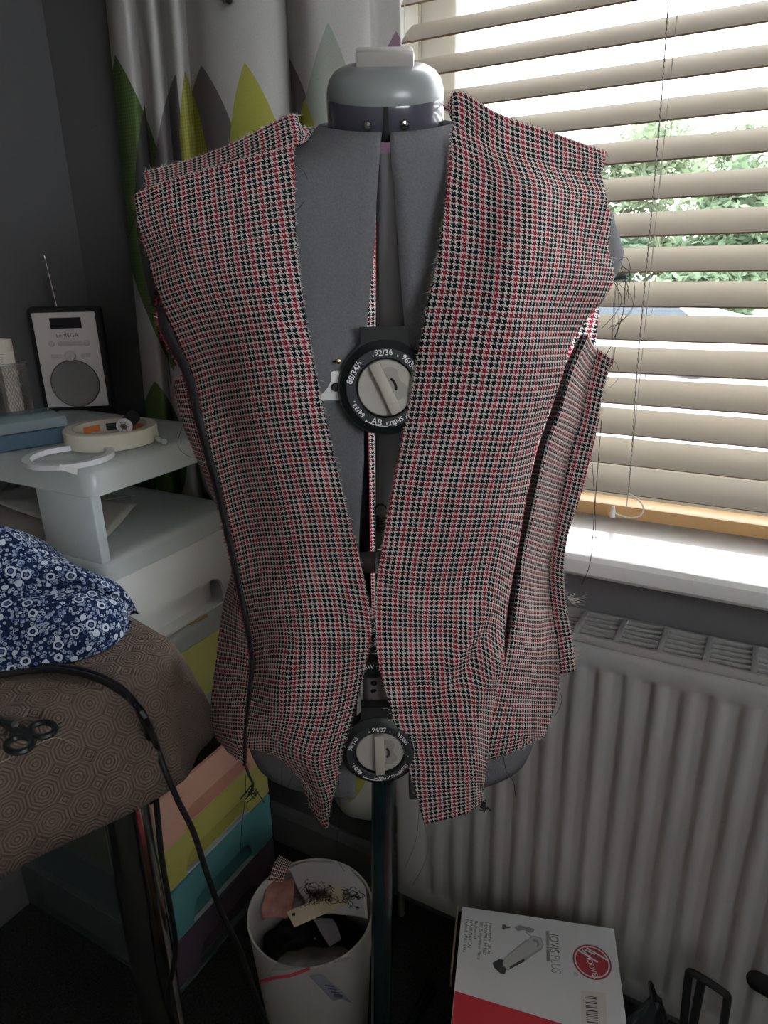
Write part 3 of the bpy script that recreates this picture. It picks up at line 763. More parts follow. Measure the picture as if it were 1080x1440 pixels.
# neck band and cap, leaning forward
nc = S(.0095, 0.0, 1.4050)
fwd = Vector((float(-FH[0]), float(-FH[1]), 0)); xr = Vector((float(RT[0]), float(RT[1]), 0))
lean = math.radians(20)
upv = (Vector((0, 0, 1)) * math.cos(lean) + fwd * math.sin(lean)); bk_ = upv.cross(xr)
MN = Matrix.Identity(4)
for i in range(3): MN[i][0] = xr[i]; MN[i][1] = bk_[i]; MN[i][2] = upv[i]; MN[i][3] = nc[i]
MB().lathe([(.048, -.016), (.0548, -.016), (.0553, -.014), (.0553, .010), (.0545, .012), (.048, .012)], 56, M=MN, sy=.96).build('neck_band', M_band, form, smooth=.6)
MB().lathe([(.0545, .0115), (.0548, .0135), (.0540, .019), (.0515, .026), (.0465, .0318), (.039, .0356), (.028, .0372), (0, .0376)], 56, M=MN, sy=.96).build('neck_cap', M_cap, form, smooth=.9)
MB().box((-.0262, -.016, .0355), (.0262, .016, .0490), M=MN, bev=.0022).build('cap_handle', mat('cap_handle_plastic', (.36, .345, .32), .3), form, smooth=.5)
for dx in (-.0165, .0165):
    q = math.asin(dx / .0553); n_ = MN @ Vector((dx, -.0553 * .96 * math.cos(q), -.003))
    ax = (MN.to_3x3() @ Vector((math.sin(q), -math.cos(q), 0))).normalized(); F = frame(n_, xr - ax * ax.dot(xr), upv)
    sc = MB().lathe([(.0048, -.0005), (.0048, .0012), (.0040, .0013), (.0036, .0006)], 18, M=F); sc.build('screw_recess', M_blackm, form)
    MB().lathe([(.0036, -.001), (.0034, .0012), (.002, .0018), (0, .0019)], 14, M=F).build('screw', M_chrome, form)
MB().box((-.0022, -.0548, -.016), (.0022, -.0525, .012), M=MN).build('band_joint', M_blackm, form, smooth=0)
# inside: column, pole, mechanism
def vtube(name, s, t, z0, z1, r, m, n=20, sx=1.0): 
    b = MB(); b.tube([S(s + lean_(z0), t, z0), S(s + lean_(z1), t, z1)], r, n); return b.build(name, m, form)
vtube('column', -.010, .035, .99, 1.362, .0165, M_column)
vtube('column_core', .018, .01, .80, 1.36, .012, M_blackm)
vtube('lower_column', -.012, .052, .845, 1.0, .0145, M_grey)
vtube('pole', -.016, .0, .028, .86, .0150, M_pole, 28)
b = MB()
for k, ang in enumerate((92, 214, 318)):
    ang = math.radians(ang + 0); o_ = Vector([float(c) for c in S(-.016, 0, 0)]); d = Vector((math.cos(ang), math.sin(ang), 0))
    b = MB(); b.tube([o_ + d * .012 + Vector((0, 0, .045)), o_ + d * .08 + Vector((0, 0, .036)), o_ + d * .17 + Vector((0, 0, .014)), o_ + d * .185 + Vector((0, 0, .012))], .011, 12); b.build('leg', M_pole, form)
MB().lathe([(0, .028), (.026, .028), (.028, .034), (.028, .062), (.022, .072), (.0155, .075)], 24, M=Matrix.Translation(Vector([float(c) for c in S(-.016, 0, 0)]))).build('leg_hub', M_pole, form)
FX = Vector((float(RT[0]), float(RT[1]), 0)); FZ = Vector((0, 0, 1))
def facing(px, py, t, tilt=0.0):
    p = P(px, py, t); y = (FZ * math.cos(tilt) - fwd * math.sin(tilt)); return frame(p, FX, y)   # local z looks at the viewer
def dial(px, py, t, bar_deg, labels, collar, tilt, name):
    M = facing(px, py, t, tilt)
    ring = root  # (naming only)
    b = MB()
    b.lathe([(.0262, .004), (.0268, .0082), (.0275, .0088), (.0352, .0088), (.0362, .0080), (.0375, .0062), (.0420, .0035), (.0436, 0), (.0436, -.008), (.041, -.012), (0, -.012)], 64, M=M)
    dr = b.build(name, M_black, form, smooth=.6)
    MB().lathe([(.0272, .0090), (.0352, .0090)], 64, M=M).build('scale_ring', mat('charcoal_scale', (.022, .025, .030), .6), dr)
    k = MB().lathe([(0, .0062), (.0245, .0062), (.0252, .0055), (.0258, .002)], 56, M=M).build('knob', M_knob, dr, smooth=.6)
    R_ = M @ Matrix.Rotation(math.radians(bar_deg), 4, 'Z')
    MB().box((-.0050, -.0247, .006), (.0050, .0247, .0125), M=R_, bev=.0008).build('knob_grip', mat('stone_grip', (.43, .41, .35), .4), dr, smooth=.5)
    # shaped window beside the grip with a dark curved slot
    pts = [(.0052, .016), (.009, .0165), (.0135, .0145), (.0165, .010), (.0150, .005), (.0150, 0), (.0175, -.004), (.0188, -.0075), (.0165, -.012), (.0125, -.015), (.0052, -.015)]
    MB().prism(pts, .0063, .0070, M=R_).build('knob_window', M_knobd, dr, smooth=0)
    sl = [(.0085 + .0012 * math.cos(a), .0) for a in (0,)]
    arc = [Vector((.0065 + .003 * math.cos(q), .006 * math.sin(q) , .0072)) for q in np.linspace(-1.2, 1.2, 9)]
    MB().tube([R_ @ a for a in arc], .0013, 6).build('knob_slot', M_dark, dr)
    for txt, ang, size in labels:
        a = math.radians(ang); r = .0312
        T = M @ Matrix.Rotation(-a, 4, 'Z') @ Matrix.Translation((0, r, .0092))
        if txt in ('AB', 'cm', '(INS ½)'): T = T @ Matrix.Rotation(PI, 4, 'Z')
        text(txt, size, T, M_print, dr, ext=.0001, bold=.00005)
    d = MB()
    for ang in (-20, 22, -50, -78, -112, 66, 96):
        a = math.radians(ang); d.lathe([(0, .0002), (.0007, .0001), (.0008, 0)], 8, M=M @ Matrix.Translation((.0305 * math.sin(a), .0305 * math.cos(a), .0091)))
    d.build('scale_dots', M_print, dr)
    b = MB(); w = collar
    poly = [(-.034, .022), (-w, .040), (-w, .054), (w, .054), (w, .040), (.034, .022)]
    b.prism(poly, -.012, .002, M=M); b.build('dial_housing', M_blackm, dr, smooth=.4)
    return M, dr
M1, d1 = dial(542, 545, .112, 24, [('92/36', -2, .0072), ('96/38', 44, .0072), ('88/34½', -62, .0072), ('84/33', -128, .0062), ('AB', 196 - 0, .0080), ('cm', 172, .0078), ('(INS ½)', 152, .0058)], .0215, .10, 'bust_dial')
M2, d2 = dial(534, 1053, .128, 1, [('94/37', 0, .0066), ('98/38½', 52, .0058), ('90/35½', -62, .0058), ('86/34', -128, .0058), ('AH', 184, .0066), ('cm (INCHES)', 162, .0046), ('102/40', 128, .0052)], .019, .0, 'hip_dial')
# scale arrows under AB / AH
for M_, dr in ((M1, d1), (M2, d2)):
    pts = [M_ @ Vector((.0343 * math.sin(q), .0343 * math.cos(q), .0092)) for q in np.linspace(math.radians(178), math.radians(212), 9)]
    MB().tube(pts, .00035, 4).build('scale_arrow', M_print, dr)
    a = math.radians(213); T = M_ @ Matrix.Rotation(-a, 4, 'Z') @ Matrix.Translation((0, .0343, .0092))
    MB().prism([(.0002, .0013), (.0002, -.0013), (-.0026, 0)][::-1], 0, .0003, M=T).build('arrow_head', M_print, dr, smooth=0)
# white plate with dark screw left of the bust dial, brass screw above it
Mp = facing(462, 543, .108)
pl = MB().box((-.014, -.0135, -.003), (.022, .0135, .0), M=Mp, bev=.001).build('guide_plate', M_print, form, smooth=.5)
MB().lathe([(0, .0035), (.0036, .003), (.0042, 0)], 14, M=Mp @ Matrix.Translation((.0065, -.001, 0))).build('plate_screw', M_blackm, pl)
MB().tube([Mp @ Vector((.0065, -.001, .001)), Mp @ Vector((.016, -.0015, .001))], .0026, 8).build('plate_slot', M_blackm, pl)
MB().lathe([(0, .003), (.0022, .002), (.0026, 0)], 12, M=facing(476, 508, .112)).build('brass_screw', mat('brass', (.7, .5, .28), .25, metal=1), form)
# bracket, spring and collars seen in the gap
Mb = facing(522, 796, .085)
br = MB().box((-.020, -.0085, -.02), (.0065, .0085, .0), M=Mb, bev=.0015).build('bracket', M_grey, form, smooth=.5)
MB().box((.0040, -.0085, -.019), (.0085, .0085, .0015), M=Mb, bev=.0015).build('bracket_end', mat('pale_end', (.55, .62, .62), .3), br, smooth=.5)
h = [P(536, 725, .05) + RT[0] * np.array((0, 0, 0)) for _ in (0,)][0]
b = MB(); sp = []
for i in range(220):
    q = i / 219; a = q * 2 * PI * 15; sp.append(Vector([float(c) for c in h]) + FX * (.0055 * math.cos(a)) + fwd * (.0055 * math.sin(a)) + Vector((0, 0, -.052 * q)))
b.tube(sp, .0008, 5); b.build('spring', M_blackm, form)
b = MB(); b.tube([Vector([float(c) for c in h]) + FX * (.0065 * math.cos(a)) + FZ * (.006 + .0065 * math.sin(a)) for a in np.linspace(-.6, 3.7, 12)], .0009, 6); b.build('spring_hook', M_blackm, form)
Mc = facing(527, 938, .112)
wc = MB().lathe([(.0, -.008), (.021, -.008), (.0225, -.006), (.0225, .006), (.021, .008), (0, .008)], 40, M=Mc @ Matrix.Rotation(-PI / 2, 4, 'X') @ Matrix.Translation((0, .012, 0)), sy=.75).build('waist_collar', M_black, form, smooth=.5)
text('AW cm', .0066, facing(525, 938, .1185) @ Matrix.Translation((0, 0, .0002)), M_print, wc, ext=.0001)
b = MB(); b.tube([P(527, 945, .098), P(532, 1010, .104)], .0145, 20); ad = b.build('adjuster_tube', mat('mauve_grey_plastic', (.16, .14, .15), .3), form)
for yy in (961, 972, 983, 994):
    MB().lathe([(0, .0006), (.0034, .0004), (.0036, -.001)], 14, M=facing(526, yy, .1135) @ Matrix.Scale(.8, 4, (0, 1, 0))).build('adjuster_notch', M_dark, ad)
MB().tube([P(508, 958, .10), P(511, 1004, .105)], .002, 8).build('guide_rod', mat('cream_rod', (.55, .52, .42), .5), form)

# ------------------------------------------------------------------ storage towers' shared bits
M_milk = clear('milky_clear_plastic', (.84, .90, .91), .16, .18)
M_milk_shade = clear('shaded_milky_side', (.22, .26, .27), .40, .25)  # same milky plastic, with the shade on the tower's sides put into its colour
M_wdraw = mat('white_drawer_plastic', (.86, .88, .88), .35)
M_peach = mat('peach_drawer_plastic', (.80, .47, .35), .4)
M_lime = mat('lime_drawer_plastic', (.62, .58, .16), .4)
M_yell = mat('pale_yellow_drawer_plastic', (.84, .84, .30), .4)
M_teal = mat('teal_drawer_plastic', (.14, .40, .42), .4)
M_plum = mat('plum_drawer_plastic', (.15, .115, .15), .4)
XF, TY0, TY1, XB = -.794, .592, .893, -1.215
tow = root('storage_tower', 'tall plastic drawer tower with clear shelves and pastel drawers in the corner', 'storage tower', ((XF + XB) / 2, (TY0 + TY1) / 2, 0))
def plate(name, z0, z1, rec=0.0):
    b = MB()
    b.box((XB, TY0, z1 - .004), (XF, TY1, z1), bev=.003)                     # deck
    return b.build(name, M_milk, tow, smooth=.5)
def tray(name, z0, z1):
    """deck with a rounded lip all round"""
    b = MB(); prof = [(0.0, z0), (-.002, z0), (-.004, z1 - .010), (-.007, z1 - .004), (-.014, z1), (-.03, z1 - .001)]
    def loop(d, z):
        r = .022; x0, x1, y0, y1 = XB - d, XF + d, TY0 - d, TY1 + d; pts = []
        for cx, cy, a0 in ((x1 - r, y1 - r, 0), (x0 + r, y1 - r, 90), (x0 + r, y0 + r, 180), (x1 - r, y0 + r, 270)):
            for k in range(6): a = math.radians(a0 + 18 * k); pts.append((cx + r * math.cos(a), cy + r * math.sin(a), z))
        return pts
    rows = [loop(d + .002, z) for d, z in prof]
    b.grid(rows, closed=True); n = len(rows[0]); k = (len(rows) - 1) * n
    b.f.append(tuple(range(k, k + n))); b.mi.append(0)
    return b.build(name, M_milk, tow, smooth=.6)
def ribs(z0, z1, par):
    for k in range(1, 6):
        y = TY0 + k * .05
        MB().box((XF - .012, y - .001, z0 + .002), (XF - .003, y + .001, z1 - .012)).build('lip_rib', M_milk, par, smooth=0)
TOPZ = 1.012
tp = tray('top_tray', .973, TOPZ); ribs(.973, TOPZ, tp)
sh = tray('shelf_tray', .843, .874); ribs(.843, .874, sh)
def post(x0, x1, y0, y1, z0, z1):
    MB().box((x0, y0, z0), (x1, y1, z1), bev=.004).build('corner_post', M_milk, tow, smooth=.5)
for z0, z1 in ((.872, .974),):
    post(XF - .125, XF - .003, TY0 + .001, TY0 + .012, z0, z1); post(XF - .05, XF - .003, TY1 - .012, TY1 - .001, z0, z1)
    post(XB + .003, XB + .10, TY0 + .001, TY0 + .012, z0, z1); post(XB + .003, XB + .10, TY1 - .012, TY1 - .001, z0, z1)
    post(XF - .012, XF - .003, TY0 + .002, TY0 + .018, z0, z1)
def drawer(name, z0, z1, m, out=0.0, notch=True, label=None):
    h = z1 - z0; w = TY1 - TY0 - .004; y0 = TY0 + .002
    xf = XF + out
    pts = [(0, 0)]
    if notch:
        pts += [(.062, 0)] + [(.062 + .022 * (1 - math.cos(a)) * .9, h * .42 * math.sin(a)) for a in (.35, .7, 1.05, 1.4)] + [(.090, h * .44), (w - .090, h * .44)] + [(w - .062 - .022 * (1 - math.cos(a)) * .9, h * .42 * math.sin(a)) for a in (1.4, 1.05, .7, .35)] + [(w - .062, 0)]
    pts += [(w, 0), (w, h), (0, h)]
    # front panel: prism of the outline, thickness along X
    M = Matrix(((0, 0, 1, xf - .006), (1, 0, 0, y0), (0, 1, 0, z0), (0, 0, 0, 1)))
    dr = MB().prism(pts, 0, .006, M=M).build(name, m, tow, smooth=.5)
    if notch:
        bb = MB(); bb.box((xf - .036, y0 + .066, z0 + .002), (xf - .032, y0 + w - .066, z0 + h * .52)); bb.box((xf - .034, y0 + .066, z0 + h * .45), (xf - .005, y0 + w - .066, z0 + h * .52))
        bb.build('finger_recess', m, dr, smooth=0)
    bx = MB(); d = .38
    bx.box((xf - d, y0 + .006, z0 + .004), (xf - .006, y0 + .009, z1 - .006)); bx.box((xf - d, y0 + w - .009, z0 + .004), (xf - .006, y0 + w - .006, z1 - .006))
    bx.box((xf - d, y0 + .009, z0 + .004), (xf - .006, y0 + w - .009, z0 + .007)); bx.box((xf - d, y0 + .009, z0 + .007), (xf - d + .003, y0 + w - .009, z1 - .006))
    bx.build('drawer_box', m, dr, smooth=0)
    if label: dr['label'] = label
    return dr
drawer('drawer', .702, .842, M_wdraw, 0, True, 'white drawer front')
tray('divider_tray', .668, .700)
drawer('drawer', .560, .666, M_yell, 0, False, 'pale yellow drawer front')
tray('divider_tray', .526, .558)
drawer('drawer', .345, .447, M_peach, .014, True, 'peach drawer front')
drawer('drawer', .241, .338, M_lime, 0, True, 'lime drawer front')
drawer('drawer', .124, .234, M_teal, 0, True, 'teal drawer front')
drawer('drawer', .018, .117, M_plum, 0, True, 'plum drawer front')
for z in (.340, .236, .119): MB().box((XB, TY0 + .001, z - .0015), (XF - .004, TY1 - .001, z + .0025)).build('divider_plate', M_milk, tow, smooth=0)
MB().box((XB, TY0, 0), (XF + .002, TY1, .015), bev=.004).build('base_plate', M_milk_shade, tow, smooth=.5)
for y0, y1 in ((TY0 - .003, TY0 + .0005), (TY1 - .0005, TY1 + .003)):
    MB().box((XB, y0, .012), (XF - .002, y1, .528)).build('side_panel', M_milk_shade, tow, smooth=0)
    MB().box((XB, y0, .556), (XF - .002, y1, .845)).build('side_panel', M_milk_shade, tow, smooth=0)
MB().box((XB - .003, TY0, .012), (XB, TY1, .845)).build('rear_panel', M_milk_shade, tow, smooth=0)
# pale peach rim round the open drawer
# dark remnants in the open drawer
def crumple(name, pts, mats, label, cat, amp=.01, sc=30, nu=24, nv=16, seed=0, group=None, uvs=1.0):
    """pts: grid of corner points (rows) -> crumpled sheet"""
    rows = [spline(r, nu) for r in pts]; cols = [spline([rows[i][j] for i in range(len(rows))], nv) for j in range(nu)]
    g3 = []; uv = []
    for i in range(nv):
        r = []
        for j in range(nu):
            p = np.array(cols[j][i]); n = mnoise.noise_vector(Vector(p) * sc + Vector((seed, 0, 0)))
            r.append(p + np.array((n.x, n.y, n.z)) * amp); uv.append((j / nu * uvs, i / nv * uvs))
        g3.append(r)
    o = MB().grid(g3).build(name, mats, None, smooth=1.2, uv=uv, solid=.0006)
    return top(o, label, cat, group)
M_scrapd = mat('dark_scrap_fabric', (.045, .032, .028), .95, var=.5, vscale=60)
xs_, ys_ = (-1.10, -.96, -.84, -.785), (.625, .70, .78, .86)
crumple('fabric_remnant', [[(x, y,   .415 + .012 * math.sin(x * 40 + y * 31)) for y in ys_] for x in xs_], M_scrapd, 'dark crumpled fabric remnant lying in the open peach drawer', 'fabric', .014, 26, 30, 26)
crumple('white_sheet', [[(x, y, .452 + .004 * math.sin(y * 20)) for y in (.61, .70, .80, .87)] for x in (-1.10, -.98, -.855)], mat('white_paper', (.62, .63, .66), .8), 'white folded sheet at the back of the open peach drawer', 'paper', .003, 10, 12, 8)
# paper patterns on the open shelf
M_paper = mat('pattern_paper', (.42, .40, .37), .85, var=.08, vscale=15)
crumple('pattern_paper', [[(-.85 - .30 * a - .05 * b, .605 + .15 * b, .876 + .020 * b * b + .012 * a) for b in (0, .33, .66, 1)] for a in (.0, .3, .6, 1)], M_paper, 'curled beige paper sheet lying on the open clear shelf', 'paper', .006, 12, 20, 16)
crumple('pattern_paper', [[(-.92 - .24 * a, .61 + .16 * b, .912 + .010 * math.sin(b * 4 + a * 3)) for b in (0, .33, .66, 1)] for a in (.0, .3, .6, 1)], mat('grey_paper', (.30, .29, .28), .85), 'greyer paper sheet lying on top of the beige one in the shelf', 'paper', .005, 14, 20, 16, seed=5)
tn = MB().box((0, 0, 0), (.034, .006, .004), bev=.001, M=frame(pX(268, 880, -.80), (.3, .95, .12), (-.9, .3, 0))).build('wooden_peg', mat('pale_wood', (.50, .35, .2), .7), None, smooth=.5)
top(tn, 'short wooden peg lying on the edge of the pale yellow drawer', 'peg')

# ------------------------------------------------------------------ radio and things on the tower
wl = lambda x, y, z: np.array((x, y, z))
ra, rb = pz(62, 580, TOPZ), pz(160, 576, TOPZ)
ex = nrm((rb - ra) * np.array((1, 1, 0))); rw = float(np.linalg.norm(rb - ra)); ez = np.array((0, 0, 1.0)); eo = np.cross(ex, ez)   # eo: out of the face
rhh = .193
MR = frame(ra, ex, ez)       # local x right, y up, z toward viewer
rdo = root('radio', 'small silver and black digital radio standing on the clear tower top', 'radio', ra)
MB().box((0, .001, -.030), (rw, rhh, 0), M=MR, bev=.008, seg=3).build('case', M_blackm, rdo, smooth=.6)
M_silver = mat('silver_grey_face', (.70, .66, .66), .4)
fc = MB().box((.010, .009, 0), (rw - .008, rhh - .010, .0022), M=MR, bev=.002).build('faceplate', M_silver, rdo, smooth=.5)
U = rw / .128
def fb(x, y): return (x * rw, y * rhh)
x0, y0 = fb(.31, .80); x1, y1 = fb(.74, .90)
MB().box((x0, y0, .002), (x1, y1, .0028), M=MR).build('display', mat('dark_display', (.004, .008, .02), .15), rdo, smooth=0)
text('LEMEGA', .0095, MR @ Matrix.Translation((rw * .52, rhh * .735, .0024)), mat('grey_print', (.12, .12, .12), .6), rdo, ext=.0001, sx=1.15)
btn = mat('silver_button', (.58, .56, .56), .3)
for cx in (.285, .775): MB().lathe([(0, .0032), (.0042, .003), (.0052, .0018), (.0052, 0)], 16, M=MR @ Matrix.Translation((cx * rw, .66 * rhh, .002))).build('round_button', btn, rdo)
for k in range(5):
    MB().box(((.372 + k * .070) * rw, .638 * rhh, .002), ((.436 + k * .070) * rw, .682 * rhh, .0045), M=MR, bev=.001).build('preset_button', btn, rdo, smooth=.5)
for cx in (.29, .365, .70, .775): MB().box(((cx - .035) * rw, .525 * rhh, .002), ((cx + .03) * rw, .563 * rhh, .0042), M=MR, bev=.001).build('menu_button', btn, rdo, smooth=.5)
MB().lathe([(0, .010), (.0085, .0095), (.0092, .0085), (.0095, .002)], 28, M=MR @ Matrix.Translation((.525 * rw, .545 * rhh, .002))).build('tuning_knob', btn, rdo, smooth=.6)
sg = MB().lathe([(0, .0012), (.30 * rw, .0016), (.315 * rw, .0028), (.33 * rw, .0028), (.335 * rw, .0005)], 48, M=MR @ Matrix.Translation((.52 * rw, .275 * rhh, .002))); sg.build('speaker_grille', mat('speaker_mesh', (.27, .26, .26), .6, bump=.8, bscale=1500), rdo, smooth=.5)
MB().lathe([(.33 * rw, .0005), (.338 * rw, .0030), (.345 * rw, .0005)], 48, M=MR @ Matrix.Translation((.52 * rw, .275 * rhh, .002))).build('speaker_rim', mat('grille_rim', (.10, .10, .10), .5), rdo)
an0 = MR @ Vector((.40 * rw, rhh - .002, -.014)); an1 = an0 + Vector([float(c) for c in (-ex * .006 + ez * .088)])
MB().tube([an0, an0.lerp(an1, .66), an0.lerp(an1, .661), an1], .0022, 8, rads=[.0022, .0020, .0013, .0012]).build('aerial', M_chrome, rdo)
MB().lathe([(0, .003), (.0021, .0018), (.0021, -.0018), (0, -.003)], 10, M=Matrix.Translation(an1)).build('aerial_tip', M_chrome, rdo)

# pen pot, mesh, with a card tube and a ruler in it
pc_ = pz(-8, 585, TOPZ); pc_ = np.array((-1.165, .738, TOPZ))
pot = root('pen_pot', 'silver wire mesh pen pot at the left edge of the tower top', 'pen pot', pc_)
b = MB(); R0 = .036; Hh = .104
for k in range(48):
    a = 2 * PI * k / 48
    b.tube([pc_ + np.array((R0 * math.cos(a + s * q * 1.2), R0 * math.sin(a + s * q * 1.2), .004 + Hh * q)) for q in np.linspace(0, 1, 7) for s in (1,)], .0005, 3)
    b.tube([pc_ + np.array((R0 * math.cos(a - q * 1.2), R0 * math.sin(a - q * 1.2), .004 + Hh * q)) for q in np.linspace(0, 1, 7)], .0005, 3)
stuff(b.build('wire_mesh', M_steel, pot))
for zz in (.004, Hh + .004): MB().tube([pc_ + np.array((R0 * math.cos(a), R0 * math.sin(a), zz)) for a in np.linspace(0, 2 * PI, 40)[:-1]], .0018, 6, closed=True).build('rim', M_steel, pot)
MB().lathe([(0, .001), (R0, .001), (R0, .004)], 32, M=Matrix.Translation(pc_)).build('base', M_steel, pot)
tc_ = pc_ + np.array((.006, .004, .006))
tb = MB().lathe([(.0115, 0), (.0150, 0), (.0150, .142), (.0118, .142), (.0115, 0)], 24, M=Matrix.Translation(tc_)).build('card_tube', mat('cream_card', (.62, .55, .46), .8)); top(tb, 'cream cardboard tube standing in the mesh pen pot', 'tube')
b = MB().box((-.003, -.012, 0), (-.001, .014, .124)).build('ruler', mat('ivory_ruler', (.66, .62, .55), .5), None, smooth=0)
b.data.transform(Matrix.Translation(pc_ + np.array((.026, -.006, .005)))); top(b, 'ivory ruler with black marks standing in the pen pot', 'ruler', base=tuple(pc_ + np.array((.024, -.006, .005))))
mk = MB()
for k in range(14): mk.box((-.0008, -.011,   .120 - k * .004), (-.0004, -.011 + (.007 if k % 5 == 0 else .004), .1205 - k * .004), M=Matrix.Translation(pc_ + np.array((.026, -.006, .005))))
mk.build('ruler_marks', M_black, bpy.data.objects['ruler'], smooth=0)

# blue clear lidded box
ba, bb_, bc = pz(18, 636, TOPZ), pz(101, 622, TOPZ), pz(82, 594, TOPZ)
e1 = nrm((bb_ - ba)); e1[2] = 0; bl_ = .19
MBx = frame(bb_, -e1, np.cross(e1, (0, 0, 1)) * -1)
xb = -e1; yb = np.array((-e1[1], e1[0], 0.0))
MBx = frame(bb_, xb, -yb) if False else frame(bb_, yb, -xb * -1)
box_ = root('storage_box', 'clear blue plastic box with lid lying on the tower top beside the radio', 'box', bb_)
M_blue = clear('blue_tinted_plastic', (.16, .27, .36), .35, .15, (.75, .88, .95)); M_lid = clear('clear_lid_plastic', (.50, .60, .64), .45, .10, (.85, .95, 1))
MBx = frame(bb_, yb, xb)       # x: away, y: left along the front
MBx = frame(bb_, (float(yb[0]), float(yb[1]), 0), (float(xb[0]), float(xb[1]), 0))
flip = 1 if MBx[2][2] > 0 else -1
MB().box((.003, .003, 0 if flip > 0 else -.026), (.092, bl_, .026 if flip > 0 else 0), M=MBx, bev=.005).build('body', M_blue, box_, smooth=.5)
MB().box((0, 0, .026 if flip > 0 else -.044), (.095, bl_ + .003, .044 if flip > 0 else -.026), M=MBx, bev=.005).build('lid', M_lid, box_, smooth=.5)
MB().box((.006, .006, .003 * flip), (.088, bl_ - .006, .018 * flip), M=MBx).build('contents', mat('blue_contents', (.03, .06, .10), .7), box_, smooth=0)

# masking tape roll lying flat, thread spool on it, double-sided tape ring, pen
def at(px, py, z=TOPZ): return pz(px, py, z)
tc0 = at(160, 628); rr = .052
L_, R_2 = at(101, 620), at(217, 622); cmid = (L_ + R_2) / 2; rr = float(np.linalg.norm(R_2 - L_)) / 2 * 1.0
cmid = cmid + np.array((0, 0, 0)); 
mt = root('masking_tape', 'cream roll of masking tape lying flat on the tower top', 'tape', cmid)
MB().lathe([(rr * .80, 0), (rr * .985, 0), (rr, .0015), (rr, .0235), (rr * .985, .025), (rr * .80, .025)], 56, M=Matrix.Translation(cmid)).build('tape', mat('masking_tape_cream', (.68, .66, .55), .7), mt, smooth=.6)
core = MB().lathe([(rr * .80, .0255), (rr * .775, .0255), (rr * .775, 0), (rr * .80, 0)], 48, M=Matrix.Translation(cmid)); core.build('card_core', mat('core_card', (.55, .50, .44), .8), mt, smooth=.6)
for k, (a0, a1, m_) in enumerate(((40, 74, 'o'), (82, 118, 'k'), (128, 160, 'o'))):
    pts = [cmid + np.array((rr * .772 * math.cos(math.radians(a + 30)), rr * .772 * math.sin(math.radians(a + 30)), .013)) for a in np.linspace(a0, a1, 8)]
    rows = [[p + np.array((0, 0, dz)) for p in pts] for dz in (-.005, .006)]
    MB().grid(rows).build('core_print', mat('orange_print', (.6, .18, .05), .7) if m_ == 'o' else M_blackm, mt, smooth=1)
tabp = at(102, 628); MB().box((-.004, -.0006, .002), (.010, .0006, .0235), M=frame(tabp, (RT[0], RT[1], 0), (-RT[1], RT[0], 0))).build('tape_tail', mat('masking_tape_tail', (.70, .68, .58), .7), mt, smooth=0)
spc = at(174, 600, TOPZ + .033); ax = nrm(np.array((-FH[0], -FH[1], -.12)))
Fm = frame(spc, np.cross((0, 0, 1), ax), np.cross(ax, np.cross((0, 0, 1), ax)))
sp_ = root('thread_spool', 'white thread reel lying across the masking tape', 'thread reel', spc)
MB().lathe([(.0105, -.045), (.0105, -.006)], 24, M=Fm).build('thread', mat('black_thread_reel', (.02, .02, .025), .8), sp_)
MB().lathe([(.003, .0), (.0108, 0), (.0118, -.001), (.0118, -.005), (.0105, -.006)], 28, M=Fm).build('spool_end', mat('white_reel', (.70, .69, .70), .4), sp_, smooth=.6)
MB().lathe([(0, -.001), (.003, -.001), (.0034, .0004), (.0046, .0005), (.0048, 0)], 20, M=Fm).build('spool_hub', mat('reel_hub', (.12, .09, .07), .6), sp_)
for k in range(6): MB().box((.005, -.0009, 0), (.0085, .0009, .0004), M=Fm @ Matrix.Rotation(k * PI / 3, 4, 'Z')).build('spool_spoke', mat('reel_spoke', (.35, .35, .36), .5), sp_, smooth=0)
l2, r2 = at(39, 646), at(158, 646); c2 = (l2 + r2) / 2; q2 = float(np.linalg.norm(r2 - l2)) / 2 * .97
c2 = c2 + np.array((0, 0, .0005))
rg = root('tape_ring', 'thin white ring of double-sided tape lying in front of the masking tape', 'tape', c2)
MB().lathe([(q2 * .83, 0), (q2, 0), (q2, .0075), (q2 * .83, .0075), (q2 * .83, 0)], 56, M=Matrix.Translation(c2)).build('tape', mat('white_tape', (.74, .74, .78), .5), rg, smooth=.6)
tl_ = at(96, 660, TOPZ + .006); MB().box((-.012, -.0005, -.004), (.012, .0005, .004), M=frame(tl_, (RT[0], RT[1], -.35), (-RT[1], RT[0], 0))).build('tape_end', M_print, rg, smooth=0)
pa, pb_ = at(196, 607, TOPZ + .005), at(231, 621, TOPZ + .005)
pn = root('marker_pen', 'pen with clear end lying behind the masking tape', 'pen', pa)
MB().tube([pa, pa + (pb_ - pa) * .55], .0045, 12).build('barrel', M_blackm, pn); MB().tube([pa + (pb_ - pa) * .55, pb_], .0045, 12).build('end_cap', mat('clear_pen_end', (.62, .66, .68), .25), pn)

